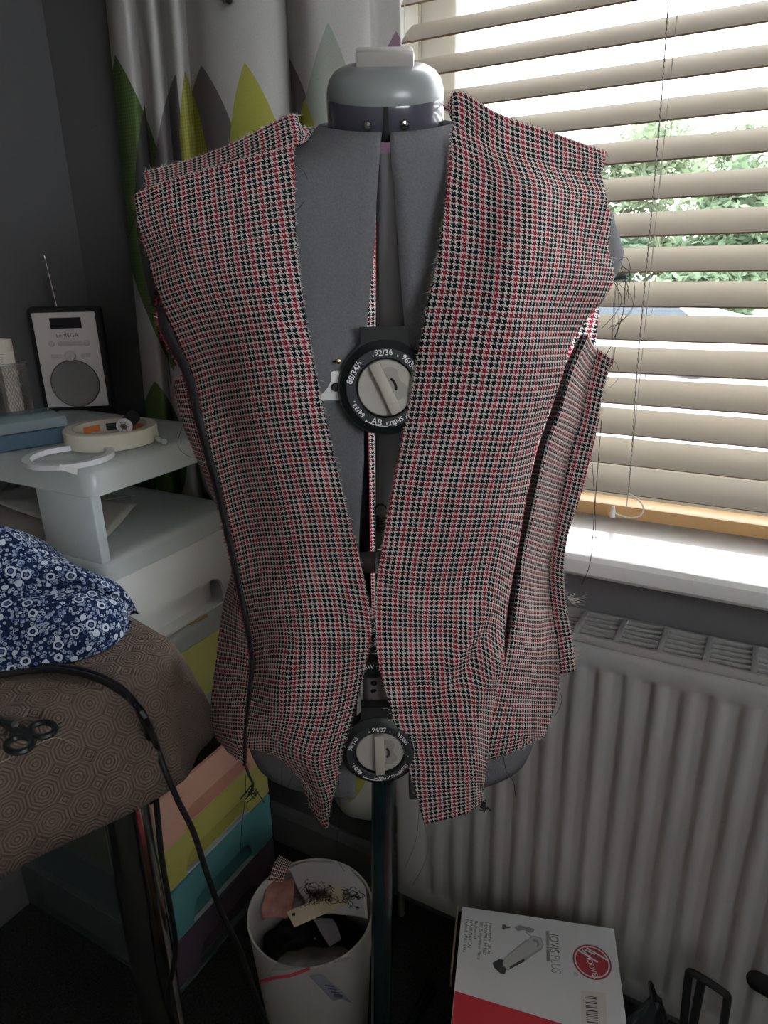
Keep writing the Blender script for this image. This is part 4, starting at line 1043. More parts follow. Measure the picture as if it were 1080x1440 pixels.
# ------------------------------------------------------------------ table
TZ = .840
tab = root('table', 'table with a brown embossed vinyl cloth and thick chrome leg at lower left', 'table', (-.85, .15, 0))
M_vinyl = bpy.data.materials.new('embossed_brown_vinyl'); M_vinyl.use_nodes = True
g = NG(M_vinyl); nt = M_vinyl.node_tree; pb = nt.nodes['Principled BSDF']; pb.inputs['Roughness'].default_value = .55; pb.inputs['Specular IOR Level'].default_value = .35
u, v, uvv = g.uv(); CELL = .034
fu = g.m('SUBTRACT', g.m('FRACT', g.m('DIVIDE', u, CELL)), .5); fv = g.m('SUBTRACT', g.m('FRACT', g.m('DIVIDE', v, CELL)), .5)
au, av = g.m('ABSOLUTE', fu), g.m('ABSOLUTE', fv)
oc = g.m('MAXIMUM', g.m('MAXIMUM', au, av), g.m('MULTIPLY', g.m('ADD', au, av), .70711))
sq = g.m('ADD', g.m('SUBTRACT', .5, au), g.m('SUBTRACT', .5, av))           # distance from the corner squares
insq = g.m('LESS_THAN', sq, .29)
w1 = g.m('SINE', g.m('MULTIPLY', oc, 2 * PI / .105)); w2 = g.m('SINE', g.m('MULTIPLY', sq, 2 * PI / .14))
wv_ = g.m('ADD', g.m('MULTIPLY', w1, g.m('SUBTRACT', 1.0, insq)), g.m('MULTIPLY', w2, insq))
hgt = g.m('SMOOTH_MIN', wv_, .25, .3)
line = g.m('LESS_THAN', wv_, -.45)
nz_ = nt.nodes.new('ShaderNodeTexNoise'); nz_.inputs['Scale'].default_value = 9; nt.links.new(uvv, nz_.inputs['Vector'])
c = g.mix(line, (.165, .119, .095), (.092, .066, .053)); c = g.mix(g.m('MULTIPLY', nz_.outputs['Fac'], .3), c, (.135, .098, .074))
nt.links.new(c, pb.inputs['Base Color'])
bp = nt.nodes.new('ShaderNodeBump'); bp.inputs['Strength'].default_value = .8; bp.inputs['Distance'].default_value = .0012
nt.links.new(hgt, bp.inputs['Height']); nt.links.new(bp.outputs[0], pb.inputs['Normal'])
E1 = np.array((-.975, .222)); E2 = np.array((-.222, -.975))         # along the far edge (left), along the right edge (towards the viewer)
CO = np.array((-.583, .518))
Lx, Ly, RC = .44, .80, .045
def perim(off, zwave=0.0):
    """closed outline of the table offset outwards; corner is CO, edges run along E1 and E2"""
    out = []
    def arc(c, a0, a1, n):
        for k in range(n):
            a = math.radians(a0 + (a1 - a0) * k / (n - 1)); out.append((c[0] - RC * 0 + (RC + off) * math.cos(a), c[1] + (RC + off) * math.sin(a)))
    arc((RC, RC), 180 + 90, 180, 14)
    for q in np.linspace(.04, .96, 26): out.append((-off, RC + (Ly - 2 * RC) * q))
    arc((RC, Ly - RC), 180, 90, 8)
    arc((Lx - RC, Ly - RC), 90, 0, 8)
    arc((Lx - RC, RC), 0, -90, 8)
    for q in np.linspace(.04, .96, 22): out.append((Lx - RC - (Lx - 2 * RC) * q, -off))
    return out
prof = [(-.04, TZ), (-.012, TZ), (-.004, TZ - .001), (.006, TZ - .005), (.013, TZ - .013), (.020, TZ - .03), (.027, TZ - .055), (.034, TZ - .085), (.040, TZ - .115), (.045, TZ - .142)]
rows = []; uvt = []; arc_ = 0; pv = None
for d, z in prof:
    if pv: arc_ += math.hypot(d - pv[0], z - pv[1])
    pv = (d, z); r = []; base_ = perim(-.04); pp = perim(d)
    for k, ((a, b), (a0, b0)) in enumerate(zip(pp, base_)):
        wob = .010 * max(0, (TZ - .03 - z)) / .11 * math.sin(k * .55)
        dx, dy = a - a0, b - b0; L = math.hypot(dx, dy) or 1; ux, uy = ((a - a0) / L, (b - b0) / L) if L > 1e-6 else (0, 0)
        if d == -.04: ux = uy = 0
        aa, bb2 = a + ux * wob, b + uy * wob
        xy = CO + E1 * aa + E2 * bb2; r.append((xy[0], xy[1], z)); uvt.append((a0 + ux * arc_, b0 + uy * arc_))
    rows.append(r)
b = MB(); b.grid(rows, closed=True); n = len(rows[0]); b.f.append(tuple(range(n))[::-1]); b.mi.append(0)
b.build('vinyl_cloth', M_vinyl, tab, smooth=1.2, uv=uvt, solid=.0012)
b = MB(); pp = perim(-.006); pl2 = [(CO + E1 * a + E2 * b2) for a, b2 in pp]
b.prism([(float(x), float(y)) for x, y in pl2], TZ - .024, TZ - .002); b.build('tabletop', mat('table_board', (.25, .18, .12), .6), tab, smooth=.5)
LG = np.array((-.632, .443))
def leg(xy): 
    b = MB(); b.lathe([(0, 0), (.030, 0), (.031, .004), (.031, .012), (.0285, .014), (.0285, TZ - .03), (.040, TZ - .028), (.040, TZ - .024)], 36, M=Matrix.Translation((float(xy[0]), float(xy[1]), 0))); b.build('leg', M_chrome, tab, smooth=.6)
leg(LG)
for a, b2 in ((.06, Ly - .06), (.37, .33), (Lx - .06, Ly - .06)): leg(CO + E1 * a + E2 * b2)

# navy floral fabric heaped on the table
M_flor = bpy.data.materials.new('navy_floral_cotton'); M_flor.use_nodes = True
g = NG(M_flor); nt = M_flor.node_tree; uvo = nt.nodes.new('ShaderNodeTexCoord').outputs['Object']; pb = nt.nodes['Principled BSDF']; pb.inputs['Roughness'].default_value = .9; pb.inputs['Specular IOR Level'].default_value = .1
u, v, uvv = g.uv()
def voro(scale, rnd=.9, feat='F1'):
    n = nt.nodes.new('ShaderNodeTexVoronoi'); n.feature = feat; n.inputs['Scale'].default_value = scale; n.inputs['Randomness'].default_value = rnd; nt.links.new(uvo, n.inputs['Vector']); return n
v1 = voro(58, .75); v2 = voro(190, 1.0); v3 = voro(125, 1.0)
d1_ = v1.outputs['Distance']
nse = nt.nodes.new('ShaderNodeTexNoise'); nse.inputs['Scale'].default_value = 260; nt.links.new(uvo, nse.inputs['Vector'])
d1n = g.m('ADD', d1_, g.m('MULTIPLY', g.m('SUBTRACT', nse.outputs['Fac'], .5), .14))
ring = g.m('MULTIPLY', g.m('GREATER_THAN', d1n, .22), g.m('LESS_THAN', d1n, .34)); ctr = g.m('LESS_THAN', d1n, .15)
small = g.m('MULTIPLY', g.m('MULTIPLY', g.m('LESS_THAN', v2.outputs['Distance'], .42), g.m('GREATER_THAN', v2.outputs['Distance'], .18)), g.m('GREATER_THAN', d1n, .38))
leafm = g.m('MULTIPLY', g.m('LESS_THAN', g.m('ABSOLUTE', g.m('SUBTRACT', v3.outputs['Distance'], .34)), .05), g.m('GREATER_THAN', d1n, .36))
c = g.mix(small, (.010, .018, .055), (.30, .36, .46)); c = g.mix(leafm, c, (.10, .15, .27)); c = g.mix(ring, c, (.48, .54, .62)); c = g.mix(ctr, c, (.09, .12, .22))
nt.links.new(c, pb.inputs['Base Color'])
cols_ = [(182, 872, 866, .012), (178, 888, 850, .03), (165, 903, 838, .05), (145, 915, 826, .07), (120, 924, 810, .085), (92, 932, 797, .10), (62, 939, 784, .118), (40, 943, 768, .130), (15, 946, 746, .145), (-20, 950, 740, .145), (-60, 955, 775, .135), (-100, 960, 860, .10), (-125, 962, 945, .03)]
rows = []; uvf = []; ua = 0
for i, (x, yf, yc, wd_) in enumerate(cols_):
    tp_ = min(1, i / 3)
    A0 = pz(x, yf, TZ + .003); r = ray(x, yc); Dh = A0[:2] @ FH + wd_ * .75
    Cc = C0 + r * (Dh / (r[:2] @ FH)); Bk = A0.copy(); Bk[:2] += FH * wd_ * 1.5
    up = np.array((0, 0, 1.0)); 
    mid1 = A0 * .72 + Cc * .28 - np.array((FH[0], FH[1], 0)) * .014 * tp_ + up * .012 * tp_; mid2 = A0 * .35 + Cc * .65 + up * .010 * tp_ - np.array((FH[0], FH[1], 0)) * .004 * tp_
    mid3 = Cc * .5 + Bk * .5 + up * .015 * tp_ + np.array((FH[0], FH[1], 0)) * .01 * tp_
    rows.append([A0 + np.array((FH[0], FH[1], 0)) * .01, A0, mid1, mid2, Cc, mid3, Bk])
cc = [spline([rows[i][j] for i in range(len(rows))], 90) for j in range(7)]
g3 = []; 
for i in range(90):
    ln_ = spline([cc[j][i] for j in range(7)], 60); o2 = []
    for j, p in enumerate(ln_):
        q = j / 59; am = math.sin(PI * min(1, q * 1.1)) * min(1, i / 10)
        nn = mnoise.noise(Vector(p) * 13) * .012 + mnoise.noise(Vector(p) * 30 + Vector((3, 1, 0))) * .005
        crease = -.016 * math.exp(-((q - .50 + (i - 45) * .004) / .045) ** 2) * (1 if 12 < i else i / 12)
        p2 = p + (np.array((-FH[0], -FH[1], .6)) * (nn + crease)) * am; p2[2] = max(p2[2], TZ + .002); o2.append(p2)
    g3.append(o2)
A = np.array(g3); uvf = []
for i in range(90):
    dd = np.concatenate([[0], np.cumsum(np.linalg.norm(np.diff(A[i], axis=0), axis=1))])
    for j in range(60): uvf.append((float(np.linalg.norm(A[i, 30] - A[0, 30])), float(dd[j])))
fo = MB().grid(g3).build('floral_fabric', M_flor, None, smooth=1.3, uv=uvf, solid=.0008)
top(fo, 'heap of navy and white floral cotton lying on the brown table', 'fabric')

# scissors
sc = root('scissors', 'black handled scissors lying open on the brown vinyl cloth', 'scissors', pz(40, 1040, TZ))
def loop3(cx, cy, rx, ry, rot, z=TZ + .005):
    c0 = pz(cx, cy, z); pts = []
    for a in np.linspace(0, 2 * PI, 29)[:-1]:
        x, y = rx * math.cos(a), ry * math.sin(a); pts.append(pz(cx + x * math.cos(rot) - y * math.sin(rot), cy + x * math.sin(rot) + y * math.cos(rot), z))
    return pts
for cx, cy, rx, ry, rot in ((60, 1026, 18, 10, -.12), (27, 1047, 18.5, 10.5, -.2)):
    MB().tube(loop3(cx, cy, rx, ry, rot), .0034, 8, closed=True).build('handle', M_black, sc)
for pts in ([(42, 1028), (34, 1028), (18, 1020), (-4, 1014), (-60, 1000)], [(42, 1038), (36, 1034), (20, 1026), (0, 1013), (-50, 985)]):
    MB().tube([pz(x, y, TZ + .005) for x, y in pts], .004, 8, rads=[.0035, .0042, .0045, .004, .003]).build('blade_arm', M_black, sc)
MB().lathe([(0, .005), (.003, .0045), (.0035, 0)], 12, M=Matrix.Translation(pz(22, 1022, TZ + .0075))).build('pivot', M_steel, sc)
# pale thread lying on the cloth
tt = MB(); tt.tube(spline([pz(x, y, TZ + .0015) for x, y in ((-20, 1078), (10, 1068), (45, 1050), (75, 1038), (95, 1042), (112, 1051))] + [], 40), .00035, 5)
tt.build('pale_thread', mat('pale_thread_mat', (.4, .34, .27), .8)); top(bpy.data.objects['pale_thread'], 'fine pale thread curling across the brown cloth beside the scissors', 'thread')

# black cables
TC = float(D0 - (np.array((-.545, .452)) @ FH))
M_cable = mat('black_cable', (.008, .008, .009), .45)
def cable(path, label, extra):
    pts = [pz(x, y, TZ + .005 + dz) for x, y, dz in path] + [P(x, y, TC + dt) for x, y, dt in extra]
    o = MB().tube(spline(pts, 90), .0036, 10).build('cable', M_cable); return top(o, label, 'cable', None, base=tuple(pts[-1]))
cable([(-30, 948, .0), (20, 938, 0), (70, 937, 0), (115, 942, 0), (150, 955, 0), (178, 975, 0), (196, 1000, 0)], 'black cable over the table edge falling straight down beside the chrome leg',
      [(208, 1035, 0), (216, 1080, .006), (221, 1140, .01), (228, 1210, .012), (240, 1280, .014), (247, 1330, .016), (243, 1365, .016), (236, 1395, .012), (243, 1430, .01), (262, 1480, .005)])
cable([(-30, 955, .0), (20, 946, .0), (70, 942, .001), (115, 948, .0), (152, 962, .0), (184, 984, 0), (204, 1010, 0)], 'black cable over the table edge swinging right towards the white bin',
      [(219, 1045, 0), (231, 1080, .006), (250, 1125, .01), (272, 1170, .012), (290, 1225, .013), (310, 1280, .013), (337, 1335, .012), (358, 1395, .01), (378, 1450, .006), (400, 1520, .0)])

# ------------------------------------------------------------------ bin with scraps
bz_ = .285
bl0, br0 = pz(343, 1285, bz_), pz(524, 1285, bz_); bf, bn = pz(437, 1207, bz_), pz(437, 1362, bz_)
bc0 = (bf + bn) / 2; Rb = float(np.linalg.norm(bf - bn)) / 2; bc0[2] = 0
bn_ = root('waste_bin', 'round white plastic waste bin full of fabric scraps beside the pole', 'bin', bc0)
Tb = Matrix.Translation(bc0)
MB().lathe([(0, .002), (Rb * .80, .0), (Rb * .815, .004), (Rb * .985, bz_ - .012), (Rb, bz_ - .003), (Rb * .995, bz_), (Rb * .965, bz_ - .001), (Rb * .955, bz_ - .012), (Rb * .79, .008), (0, .006)], 64, M=Tb).build('bucket', mat('white_bin_plastic', (.50, .50, .49), .45), bn_, smooth=.7)
def bpnt(px, py, z): return pz(px, py, z)
M_liner = mat('dark_offcut', (.012, .012, .013), .6, var=.4, vscale=40)
rows = []
for q in (0.02, .35, .65, .92):
    rows.append([bc0 + np.array((Rb * .90 * q * math.cos(a), Rb * .90 * q * math.sin(a), .215 - .02 * q)) for a in np.linspace(0, 2 * PI, 17)])
crumple('dark_offcuts', rows, M_liner, 'dark crumpled offcuts filling the lower part of the white bin', 'fabric', .012, 34, 50, 14, seed=2)
def sheet(name, quad, z, m, label, cat, amp=.006, sc=30, seed=0, n=16, uvs=1.0):
    (a, b_, c_, d_) = [pz(x, y, zz) for (x, y), zz in zip(quad, z)]
    rows = [[a * (1 - q) + b_ * q for q in (0, .33, .66, 1)], [(a * (1 - q) + b_ * q) * .5 + (d_ * (1 - q) + c_ * q) * .5 + np.array((0, 0, .006)) for q in (0, .33, .66, 1)], [d_ * (1 - q) + c_ * q for q in (0, .33, .66, 1)]]
    return crumple(name, rows, m, label, cat, amp, sc, n, n, seed, uvs=uvs)
M_wscrap = mat('white_scrap', (.50, .49, .52), .9)
wsq = [[(405, 1222), (440, 1212), (480, 1218), (514, 1240)], [(420, 1255), (455, 1250), (490, 1255), (520, 1275)], [(440, 1285), (470, 1285), (500, 1290), (520, 1294)]]
wz = [[.284, .285, .284, .28], [.268, .278, .276, .27], [.25, .262, .262, .262]]
crumple('white_fabric_scrap', [[pz(x, y, z) for (x, y), z in zip(r, zz)] for r, zz in zip(wsq, wz)], M_wscrap, 'white fabric scrap at the back of the waste bin', 'fabric', .008, 22, 40, 26, seed=9)
sheet('pink_fabric_scrap', [(375, 1238), (414, 1232), (410, 1290), (370, 1294)], [.275, .275, .262, .245], mat('pink_cloth', (.42, .20, .17), .9, var=.25, vscale=60), 'pink fabric scrap at the left of the waste bin', 'fabric', .006, 40, 3)
sheet('grey_fabric_strip', [(438, 1290), (468, 1292), (482, 1322), (462, 1330)], [.252, .25, .235, .232], mat('grey_cloth', (.26, .25, .28), .9), 'grey fabric strip hanging into the dark middle of the bin', 'fabric', .004, 30, 4)
o = sheet('houndstooth_offcut', [(392, 1200), (412, 1212), (398, 1240), (376, 1238)], [.30, .288, .278, .285], M_hound, 'houndstooth offcut poking up at the back left rim of the bin', 'fabric', .003, 30, 6, uvs=.05)
# cream tag card with a hole
qa, qb, qc, qd = [pz(x, y, z) for x, y, z in ((403, 1283, .279), (460, 1258, .283), (497, 1268, .278), (414, 1304, .274))]
ct = root('card_tag', 'cream card tag with a punched hole on top of the bin scraps', 'card', (qa + qc) / 2)
def slab(q, th): 
    b = MB(); nrm_ = nrm(np.cross(q[1] - q[0], q[3] - q[0])); nrm_ = nrm_ if nrm_[2] > 0 else -nrm_
    b.add(list(q) + [p + nrm_ * th for p in q], [(0, 1, 2, 3), (4, 5, 6, 7), (0, 1, 5, 4), (1, 2, 6, 5), (2, 3, 7, 6), (3, 0, 4, 7)]); return b
M_card = mat('cream_card_tag', (.60, .52, .37), .75)
slab([qa, qb, qc, qd], .0008).build('card', M_card, ct, smooth=0)
MB().lathe([(0, .0006), (.0026, .0005), (.0028, 0)], 14, M=Matrix.Translation(pz(413, 1286, .2805))).build('punched_hole', M_blackm, ct)
cb = slab([pz(x, y, z) for x, y, z in ((460, 1252, .284), (478, 1246, .286), (496, 1262, .283), (468, 1270, .283))], .0008).build('card_offcut', M_card, None, smooth=0); top(cb, 'smaller cream card offcut lying behind the punched tag in the bin', 'card')
# clump of brown and dark thread
random.seed(5)
b = MB()
for k in range(60):
    cx, cy = random.gauss(446, 11), random.gauss(1258, 6); pts = [(cx, cy, .288)]
    for s in range(4): pts.append((pts[-1][0] + random.gauss(0, 4.5), pts[-1][1] + random.gauss(.5, 4), .286 + random.uniform(-.002, .008)))
    b.tube([pz(*p) for p in spline(pts, 12)], .00045, 4)
o = b.build('thread_clump', mat('brown_thread', (.07, .035, .022), .85)); top(o, 'tangled clump of brown thread on the cream card tag', 'thread')
b = MB()
for k in range(16):
    cx, cy = random.gauss(488, 6), random.gauss(1258, 6); pts = [(cx, cy, .289)]
    for s in range(4): pts.append((pts[-1][0] + random.gauss(2, 4.5), pts[-1][1] + random.gauss(1, 3.5), .287 + random.uniform(-.002, .006)))
    b.tube([pz(*p) for p in spline(pts, 12)], .0006, 4)
o = b.build('thread_clump', M_thread); top(o, 'tangled clump of black thread at the right of the card tag', 'thread')
# clear zip bag with red strip over the rim
M_poly = clear('clear_polythene', (.50, .50, .51), .68, .08)
zb_ = root('zip_bag', 'clear plastic bag with a red zip strip hanging over the front rim of the bin', 'bag', pz(430, 1365, bz_))
zq = [[(405, 1338, .262), (440, 1332, .265), (480, 1332, .262), (498, 1342, .262)], [(392, 1350, .29), (420, 1348, .295), (455, 1348, .295), (482, 1352, .29)], [(380, 1366, .289), (410, 1363, .292), (430, 1362, .292), (450, 1358, .29)]]
rows = [spline([pz(*p) for p in r], 24) for r in zq]; cc = [spline([rows[i][j] for i in range(3)], 14) for j in range(24)]
g3 = [[cc[j][i] + np.array((0, 0, .004 * mnoise.noise(Vector(cc[j][i]) * 60))) for j in range(24)] for i in range(14)]
MB().grid(g3).build('film', M_poly, zb_, smooth=1)
zs_ = spline([pz(x, y, z) for x, y, z in ((364, 1382, .268), (385, 1376, .285), (410, 1372, .29), (436, 1362, .292))], 20)
rows = [[p + np.array((0, 0, d)) for p in zs_] for d in (-.0028, .0028)]
MB().grid(rows).build('zip_strip', mat('red_strip', (.50, .03, .06), .4), zb_, smooth=1, solid=.0012)
lq = [[(436, 1362, .291), (452, 1360, .291), (462, 1368, .284)], [(452, 1378, .272), (468, 1376, .272), (480, 1382, .264)], [(468, 1396, .25), (482, 1394, .25), (496, 1400, .245)]]
rows = [spline([pz(*p) - 0 for p in r], 12) for r in lq]; rows = [spline([rows[i][j] for i in range(3)], 16) for j in range(12)]
off_ = np.array((-FH[0], -FH[1], 0)) * .012
tagm = mat('printed_label_film', (.22, .23, .27), .4)
lb = MB().grid([[p + off_ for p in r] for r in rows]).build('label_flap', tagm, zb_, smooth=1, solid=.0006)
for k in range(4):
    p0 = np.array(rows[3][6 + 2 * k]) + off_ * 1.12; p1 = np.array(rows[8][6 + 2 * k]) + off_ * 1.12
    MB().tube([p0, p1], .0008 if k < 3 else .0018, 5).build('label_mark', mat('navy_print', (.05, .06, .10), .5), lb)

# ------------------------------------------------------------------ boxed vacuum cleaner
BZ = .27
vA, vB, vC = pz(650, 1275, BZ), pz(863, 1306, BZ), pz(632, 1440, BZ)
e1 = nrm(vB - vA); e2 = np.cross(e1, (0, 0, 1.0)); W_ = float(np.linalg.norm(vB - vA)); L_ = .33
MX = frame(vA, e1, -e2)            # x right, y away, z up; box spans y 0..-L
vb = root('vacuum_box', 'white and red cardboard box for a handheld vacuum on the carpet', 'box', (float(vA[0]), float(vA[1]), 0))
M_kraft = mat('kraft_board', (.36, .26, .15), .8, bump=.2, bscale=200)
M_white = mat('white_card_print', (.82, .84, .88), .45)
MB().box((0, -L_, -BZ + .001), (W_, 0, -.0012), M=MX, bev=.002).build('carton', M_kraft, vb, smooth=.5)
MB().box((.0, -L_, -.0012), (W_, 0, 0), M=MX).build('top_print', M_white, vb, smooth=0)
MB().box((W_ - .0002, -L_, -BZ + .004), (W_ + .0006, -.002, -.002), M=MX).build('side_print', M_white, vb, smooth=0)
MB().box((.002, -L_ - .0006, -BZ + .004), (W_ - .002, -L_ + .0002, -.002), M=MX).build('end_print', mat('red_card_print_end', (.70, .03, .05), .45), vb, smooth=0)
# lid flap tucked at the left, standing a little open
fl = MB().box((-.0085, -.118, -.028), (-.0060, .001, .0005), M=MX, bev=.0008).build('side_flap', M_kraft, vb, smooth=.5)
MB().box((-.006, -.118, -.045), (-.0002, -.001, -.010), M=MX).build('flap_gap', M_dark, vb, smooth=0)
IM = MX.inverted()
def bx(px, py): v = IM @ Vector([float(c) for c in pz(px, py, BZ)]); return (v.x, v.y)
def decal(name, pxs, m, z0=.0, z1=.0003):
    pts = [bx(*p) for p in pxs]
    ar = sum(a[0] * b[1] - b[0] * a[1] for a, b in zip(pts, pts[1:] + pts[:1]))
    if ar < 0: pts = pts[::-1]
    return MB().prism(pts, z0, z1, M=MX).build(name, m, vb, smooth=0)
M_red = mat('red_card_print', (.72, .035, .06), .45)
lo = bx(637, 1393); ro = bx(790, 1440)
k = (ro[1] - lo[1]) / (ro[0] - lo[0])
MB().prism([(0.0008, lo[1]), (0.0008, -L_ + .0008), (W_ - .0008, -L_ + .0008), (W_ - .0008, lo[1] + k * W_)], 0, .0003, M=MX).build('red_panel', M_red, vb, smooth=0)
# printed picture of the vacuum
G1, G2, G3, G4 = mat('print_light', (.60, .61, .63), .45), mat('print_mid', (.33, .34, .36), .45), mat('print_dark', (.07, .07, .08), .45), mat('print_faint', (.44, .45, .48), .45)
def zc(x, y): return (620 + x / 4.0, 1260 + y / 4.0)
decal('picture_shadow', [zc(*p) for p in ((480, 245), (375, 330), (352, 365), (366, 372), (470, 270))], G2, 0, .0003)
decal('picture_outline', [zc(*p) for p in ((486, 246), (518, 222), (564, 236), (578, 275), (566, 304), (376, 421), (344, 388), (357, 346))], G4, .0002, .0004)
decal('picture_body', [zc(*p) for p in ((490, 250), (520, 228), (560, 240), (572, 275), (560, 300), (375, 415), (350, 385), (362, 350))], G1, .0003, .0005)
decal('picture_handle', [zc(*p) for p in ((520, 245), (545, 250), (555, 275), (545, 290), (538, 285), (543, 270), (535, 258), (518, 256))], G2, .0005, .0007)
decal('picture_grip', [zc(*p) for p in ((470, 350), (560, 292), (567, 300), (474, 366))], G4, .0005, .0007)
decal('picture_window', [zc(*p) for p in ((385, 400), (468, 352), (472, 368), (390, 412))], G3, .0005, .0007)
decal('picture_nozzle', [zc(*p) for p in ((290, 378), (330, 355), (352, 360), (352, 395), (370, 415), (358, 440), (335, 436), (300, 405))], G3, .0005, .0007)
decal('picture_plug', [zc(*p) for p in ((345, 162), (362, 162), (368, 172), (392, 172), (392, 178), (368, 182), (352, 190), (345, 186))], G3)
decal('picture_cord', [zc(*p) for p in ((415, 178), (440, 166), (500, 178), (525, 188), (520, 204), (495, 206), (470, 190), (430, 196))], G2)
decal('picture_lead', [zc(*p) for p in ((476, 204), (480, 202), (514, 228), (511, 232))], G4)
# lettering, read from the far edge towards the viewer
def tm(px, py): x, y = bx(px, py); return MX @ Matrix.Translation((x, y, .0003)) @ Matrix.Rotation(-PI / 2, 4, 'Z')
M_tg, M_tg2 = mat('print_grey_text', (.20, .21, .23), .5), mat('print_pale_text', (.42, .43, .46), .5)
text('JOVIS', .0205, tm(*zc(634, 266)), M_tg, vb, ext=.0001, sx=.66)
text('PLUS', .0205, tm(*zc(643, 384)), M_tg2, vb, ext=.0001, sx=.66)
decal('title_rule', [zc(*p) for p in ((590, 197), (610, 197), (612, 368), (594, 368))], G4); decal('title_rule', [zc(*p) for p in ((596, 200), (603, 200), (606, 368), (600, 368))], G2, .0003, .0005)
decal('title_rule', [zc(*p) for p in ((593, 310), (612, 310), (613, 366), (595, 366))], G2, .0003, .0005)
ads = ['Imported in UK by', 'HOOVER LIMITED', '302 Bridgewater Place', 'Birchwood', 'WARRINGTON', 'England, WA3 6XG']
ax_ = [(280, 152), (254, 146), (227, 146), (199, 140), (172, 134), (147, 132)]
for t_, (x, y) in zip(ads, ax_):
    text(t_, .0072, tm(*zc(x, y)), M_tg, vb, ext=.0001, align='LEFT')
# round logo
lx, ly = bx(*zc(850, 371)); ux, uy = bx(*zc(956, 392)); rlog = math.hypot(bx(*zc(958, 380))[0] - bx(*zc(742, 362))[0], bx(*zc(958, 380))[1] - bx(*zc(742, 362))[1]) / 2
ML = MX @ Matrix.Translation((lx, ly, 0))
M_lred = mat('logo_red', (.52, .06, .08), .45)
lg = MB().lathe([(0, .0003), (rlog, .0003)], 56, M=ML).build('logo_disc', M_lred, vb)
MB().lathe([(rlog * .84, .0005), (rlog * .91, .0005)], 56, M=ML).build('logo_ring', M_white, lg)
def lbar(a, b_, w):
    a, b_ = Vector(a) * rlog, Vector(b_) * rlog; d = (b_ - a).normalized(); n_ = Vector((-d.y, d.x)) * w * rlog / 2
    pts = [a + n_, a - n_, b_ - n_, b_ + n_]; MB().prism([(p.x, p.y) for p in pts], .0003, .0006, M=ML).build('logo_stroke', M_white, lg, smooth=0)
lbar((-.72, .58), (.30, .02), .10); lbar((-.22, .78), (.78, .25), .10); lbar((-.45, .62), (-.10, .22), .08); lbar((-.35, .66), (.18, .45), .07)
text('HOOVER', rlog * .42, ML @ Matrix.Translation((-.04 * rlog, -.30 * rlog, .0005)) @ Matrix.Rotation(math.radians(-75), 4, 'Z'), M_white, lg, ext=.0001, sx=.8)
text('®', .009, tm(*zc(757, 440)), M_tg2, vb, ext=.0001)
# barcode label
decal('barcode_label', [zc(*p) for p in ((787, 530), (925, 545), (940, 800), (792, 800))], mat('label_paper', (.76, .74, .72), .5))
y_ = 0
random.seed(3)
for k in range(30):
    wbar = random.choice((3, 4, 6, 8)); 
    if 562 + y_ > 790: break
    q = 562 + y_; s_ = (q - 562) * .05
    decal('barcode_bar', [zc(*p) for p in ((812 + s_, q), (878 + s_, q + 8), (878 + s_, q + 8 + wbar * .8), (812 + s_, q + wbar * .8))], G3, .0003, .0005)
    y_ += wbar + random.choice((4, 5, 8, 12))

# ------------------------------------------------------------------ dark things beside the box
bag = root('plastic_bag', 'crumpled glossy black plastic bag on the carpet right of the white box', 'bag', (-.02, .825, 0))
M_bin = mat('black_polythene', (.012, .013, .016), .16, coat=.3)
tpb = pY(902, 1392, .83); ctr = np.array((tpb[0] + .012, .825, 0)); BH = float(tpb[2]); g3 = []
for i in range(26):
    a = i / 25; z = .001 + BH * a; rad = (.052 * (1 - .85 * a ** 1.8))
    r = []
    for j in range(48):
        q = 2 * PI * j / 48; n = mnoise.noise(Vector((math.cos(q) * 1.6, math.sin(q) * 1.6, a * 3.2))) * .34 + mnoise.noise(Vector((math.cos(q) * 4, math.sin(q) * 4, a * 7))) * .16
        rr_ = rad * (1 + n); r.append(ctr + np.array((rr_ * math.cos(q) + .01 * a, rr_ * math.sin(q) * .9, z)))
    g3.append(r)
b = MB(); b.grid(g3, closed=True); b.f.append(tuple(range(25 * 48, 26 * 48))); b.mi.append(0); b.build('bag_body', M_bin, bag, smooth=1.5)
pk = MB(); tpz = ctr + np.array((.01, 0, BH)); pk.tube([tpz + np.array((0, 0, -.02)), tpz + np.array((-.004, 0, .005)), tpz + np.array((-.012, .004, .025))], .01, 8, rads=[.010, .006, .003]); pk.build('bag_neck', M_bin, bag)
fp = [pY(x, y, .845) for x, y in ((966, 1460), (968, 1374), (974, 1368), (1018, 1396), (1023, 1404), (1022, 1460))]
fm = root('folding_stand', 'black tubular frame standing on the carpet in front of the radiator', 'stand', (fp[0][0], fp[0][1], 0))
pts = [np.array((fp[0][0], fp[0][1], .006))] + spline(fp[1:5], 16) + [np.array((fp[5][0], fp[5][1], .006))]
MB().tube(pts, .0058, 10).build('frame_tube', M_blackm, fm)
u0 = pY(986, 1382, .842); MB().tube([u0, np.array((u0[0], u0[1], .006))], .0062, 10).build('centre_tube', M_blackm, fm)
kp = pY(1060, 1377, .852); k2 = pY(1092, 1394, .842)
kd = root('padded_handle', 'black rounded foam handle end at the right edge in front of the radiator', 'handle', (k2[0], k2[1], 0))
dirk = nrm(k2 - kp)
hp = [kp - dirk * .009, kp - dirk * .006, kp, kp + dirk * .02, k2 + dirk * .01]
MB().tube(hp, .013, 16, rads=[.004, .009, .0125, .0135, .0135]).build('foam_end', M_blackm, kd)
MB().tube([k2 + dirk * .008, k2 + dirk * .05, k2 + dirk * .07 + np.array((0, 0, -.05)), np.array((k2[0] + dirk[0] * .07, k2[1] + dirk[1] * .07 - .01, .006))], .008, 10).build('handle_tube', M_blackm, kd)

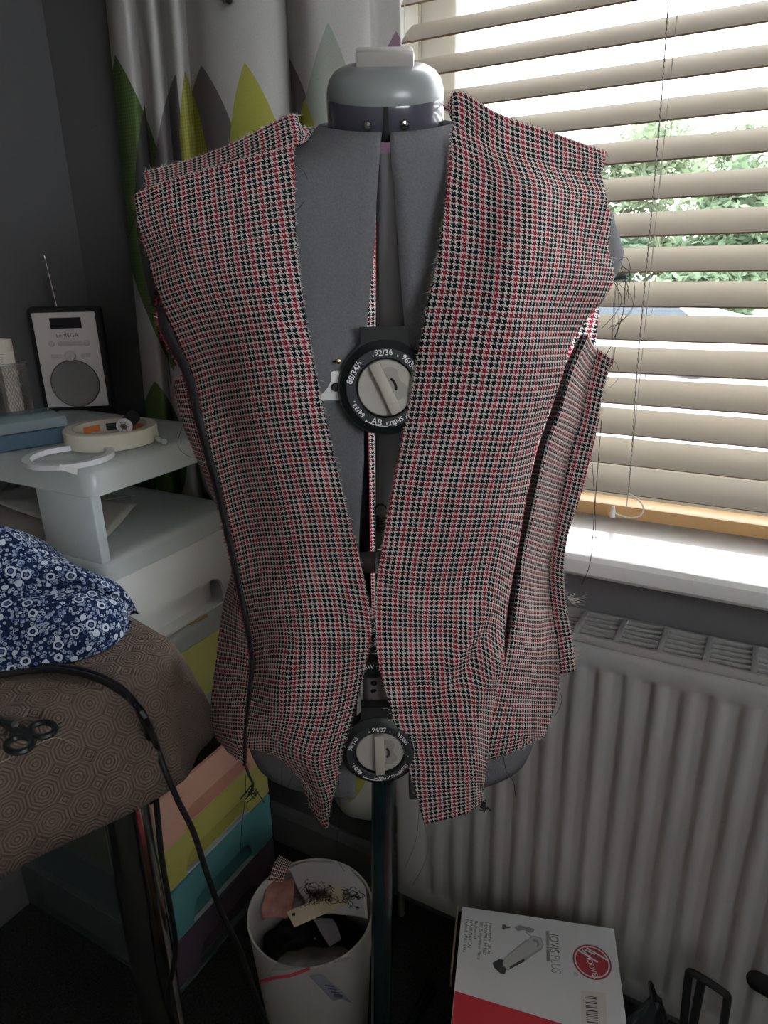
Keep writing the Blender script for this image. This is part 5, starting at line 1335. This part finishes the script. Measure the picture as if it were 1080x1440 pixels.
# ------------------------------------------------------------------ unseen cupboards added behind the viewer to shade table and lower room
M_oak = mat('oak_board', (.20, .13, .08), .6, var=.15, vscale=8)
def shade_cupboard(name, label, x0, x1, y0, y1, h, doors, cat):
    r = root(name, label, cat, ((x0 + x1) / 2, (y0 + y1) / 2, 0))
    MB().box((x0, y0, 0), (x1, y1, h), bev=.006).build('carcass', M_oak, r, smooth=.5)
    w_ = (x1 - x0) / doors
    for k in range(doors):
        d = MB().box((x0 + k * w_ + .006, y1 + .001, .06), (x0 + (k + 1) * w_ - .006, y1 + .020, h - .03), bev=.004).build('door', M_oak, r, smooth=.5)
        xk = x0 + (k + (.85 if k % 2 == 0 else .15)) * w_
        MB().lathe([(0, .022), (.012, .018), (.008, .008), (.006, 0)], 14, M=Matrix.Translation((xk, y1 + .020, h * .55)) @ Matrix.Rotation(-PI / 2, 4, 'X')).build('knob', M_steel, d)
shade_cupboard('tall_shade_block', 'unseen tall oak block with doors added behind the viewer to shade the table', -1.23, -.36, -1.10, -.52, 2.0, 2, 'tall_shade_block')
shade_cupboard('low_shade_block', 'unseen chest-high oak block with doors added before the right-wall opening to shade the lower room', 1.25, 1.70, -1.60, -.10, 1.34, 2, 'low_shade_block')

# ------------------------------------------------------------------ outside
M_lawn = mat('verge_grass', (.07, .11, .04), .95, var=.3, vscale=.6)
M_road = mat('pale_tarmac', (.30, .30, .31), .9, var=.1, vscale=1)
M_pave = mat('pale_yellow_paving', (.62, .56, .36), .9, var=.08, vscale=2)
GZ = -.6
struct(MB().box((-40, -60, GZ - .2), (40, 70, GZ)).build('ground_outside', M_road, smooth=0))
struct(MB().box((-12, 1.35, GZ), (14, 6.5, GZ + .02)).build('paving_outside', M_pave, smooth=0))
struct(MB().box((-40, 16.6, GZ), (40, 60, GZ + .03)).build('lawn_outside', M_lawn, smooth=0))
def leafmat(n, c): return mat(n, c, .8, var=.2, vscale=1.2, trans=.45)
LM = [leafmat('leaf_dark', (.075, .115, .075)), leafmat('leaf_mid', (.10, .145, .085)), leafmat('leaf_pale', (.14, .18, .11))]
M_bark = mat('bark', (.10, .08, .06), .9)
def tree(label, x, y, h, w, m, n, seed, hedge=False, z0=GZ):
    random.seed(seed); r = root('tree' if not hedge else 'shrub', label, 'tree' if not hedge else 'shrub', (x, y, z0), 'trees beyond the road')
    b = MB()
    blobs = [(random.gauss(0, .28) * w, random.gauss(0, .22) * w, h * (random.uniform(.28, .9) if not hedge else random.uniform(.05, .85)), w * random.uniform(.22, .40)) for _ in range(14)]
    for _ in range(int(n * 2.2)):
        bx_, by_, bz2, br_ = random.choice(blobs); d = Vector((random.gauss(0, 1), random.gauss(0, 1), random.gauss(0, 1))).normalized() * br_ * random.random() ** .5
        p = Vector((x + bx_ + d.x, y + by_ + d.y, max(z0 + .05, z0 + bz2 + d.z * .9))); s_ = random.uniform(.10, .24)
        a = Vector((random.gauss(0, 1), random.gauss(0, 1), random.gauss(0, .6))).normalized(); c_ = a.cross(Vector((random.gauss(0, 1), random.gauss(0, 1), 1))).normalized()
        b.add([p - a * s_, p + c_ * s_ * .5, p + a * s_, p - c_ * s_ * .5], [(0, 1, 2, 3)])
    stuff(b.build('foliage', m, r, smooth=0))
    MB().tube([(x, y, z0), (x + .1, y, z0 + h * .35), (x, y + .1, z0 + h * .7)], .12, 8, rads=[.16, .12, .05]).build('trunk', M_bark, r)
tr = [('tall pale green tree beyond the road behind the jacket shoulder', -6.0, 30, 6.2, 4.2, 2, 4200), ('broad mid green tree beyond the road right of the tall pale one', -1.6, 24, 4.0, 2.8, 1, 4200), ('small feathery tree top far beyond the road', -3.6, 42, 8.2, 2.6, 2, 1800),
      ('rounded dark green tree at the right edge beyond the road', 1.2, 31, 4.2, 3.4, 0, 3600), ('dark weeping tree low behind the blind cord', -5.6, 23.0, 2.8, 2.6, 0, 3600), ('pale tree far left beyond the road', -12.5, 30, 5.6, 4.4, 2, 3000)]
for i, (lb_, x, y, h, w_, m_, n_) in enumerate(tr): tree(lb_, x, y, h, w_, LM[m_], n_, 20 + i)
for i in range(4): tree(['leftmost', 'second', 'third', 'rightmost'][i] + ' clipped green shrub of the row below the trees', -8.4 + i * 3.3, 17.3, 1.55, 1.7, LM[0 if i % 2 else 1], 2600, 60 + i, True)
# white parked car beyond the road
car = root('car', 'white parked car seen through the lower slats', 'car', (-2.5, 13.0, GZ))
M_carw = mat('white_car_paint', (.8, .8, .8), .2, coat=.6)
pr = [(-2.0, .25), (-2.05, .6), (-1.95, .8), (-1.15, .92), (-.55, 1.38), (.75, 1.42), (1.45, .98), (1.98, .85), (2.05, .55), (2.0, .25)]
Mcar = Matrix(((1, 0, 0, -2.5), (0, 0, 1, 13.0), (0, 1, 0, GZ), (0, 0, 0, 1)))
MB().prism(pr, -.85, .85, M=Mcar).build('body', M_carw, car, smooth=.5)
for q in (-.86, .851): MB().prism([(-.95, .93), (-.5, 1.30), (.68, 1.34), (1.2, .96)], q, q + .009, M=Mcar).build('side_window', mat('car_glass', (.03, .04, .05), .08), car, smooth=0)
for xw in (-1.25, 1.3):
    for yw in (-.83, .66): MB().lathe([(0, 0), (.2, 0), (.32, .01), (.32, .17), (0, .17)], 24, M=Matrix.Translation((-2.5 + xw, 13.0 + yw, GZ + .32)) @ Matrix.Rotation(-PI / 2, 4, 'X')).build('wheel', M_blackm, car)
# low brick wall beyond the car
bw = MB().box((-1.4, 15.4, GZ), (9, 15.65, GZ + .75)).build('garden_wall', mat('pinkish_brick', (.34, .22, .18), .9, var=.2, vscale=6), None, smooth=0)
top(bw, 'low pinkish brick garden wall beyond the parked car', 'wall')
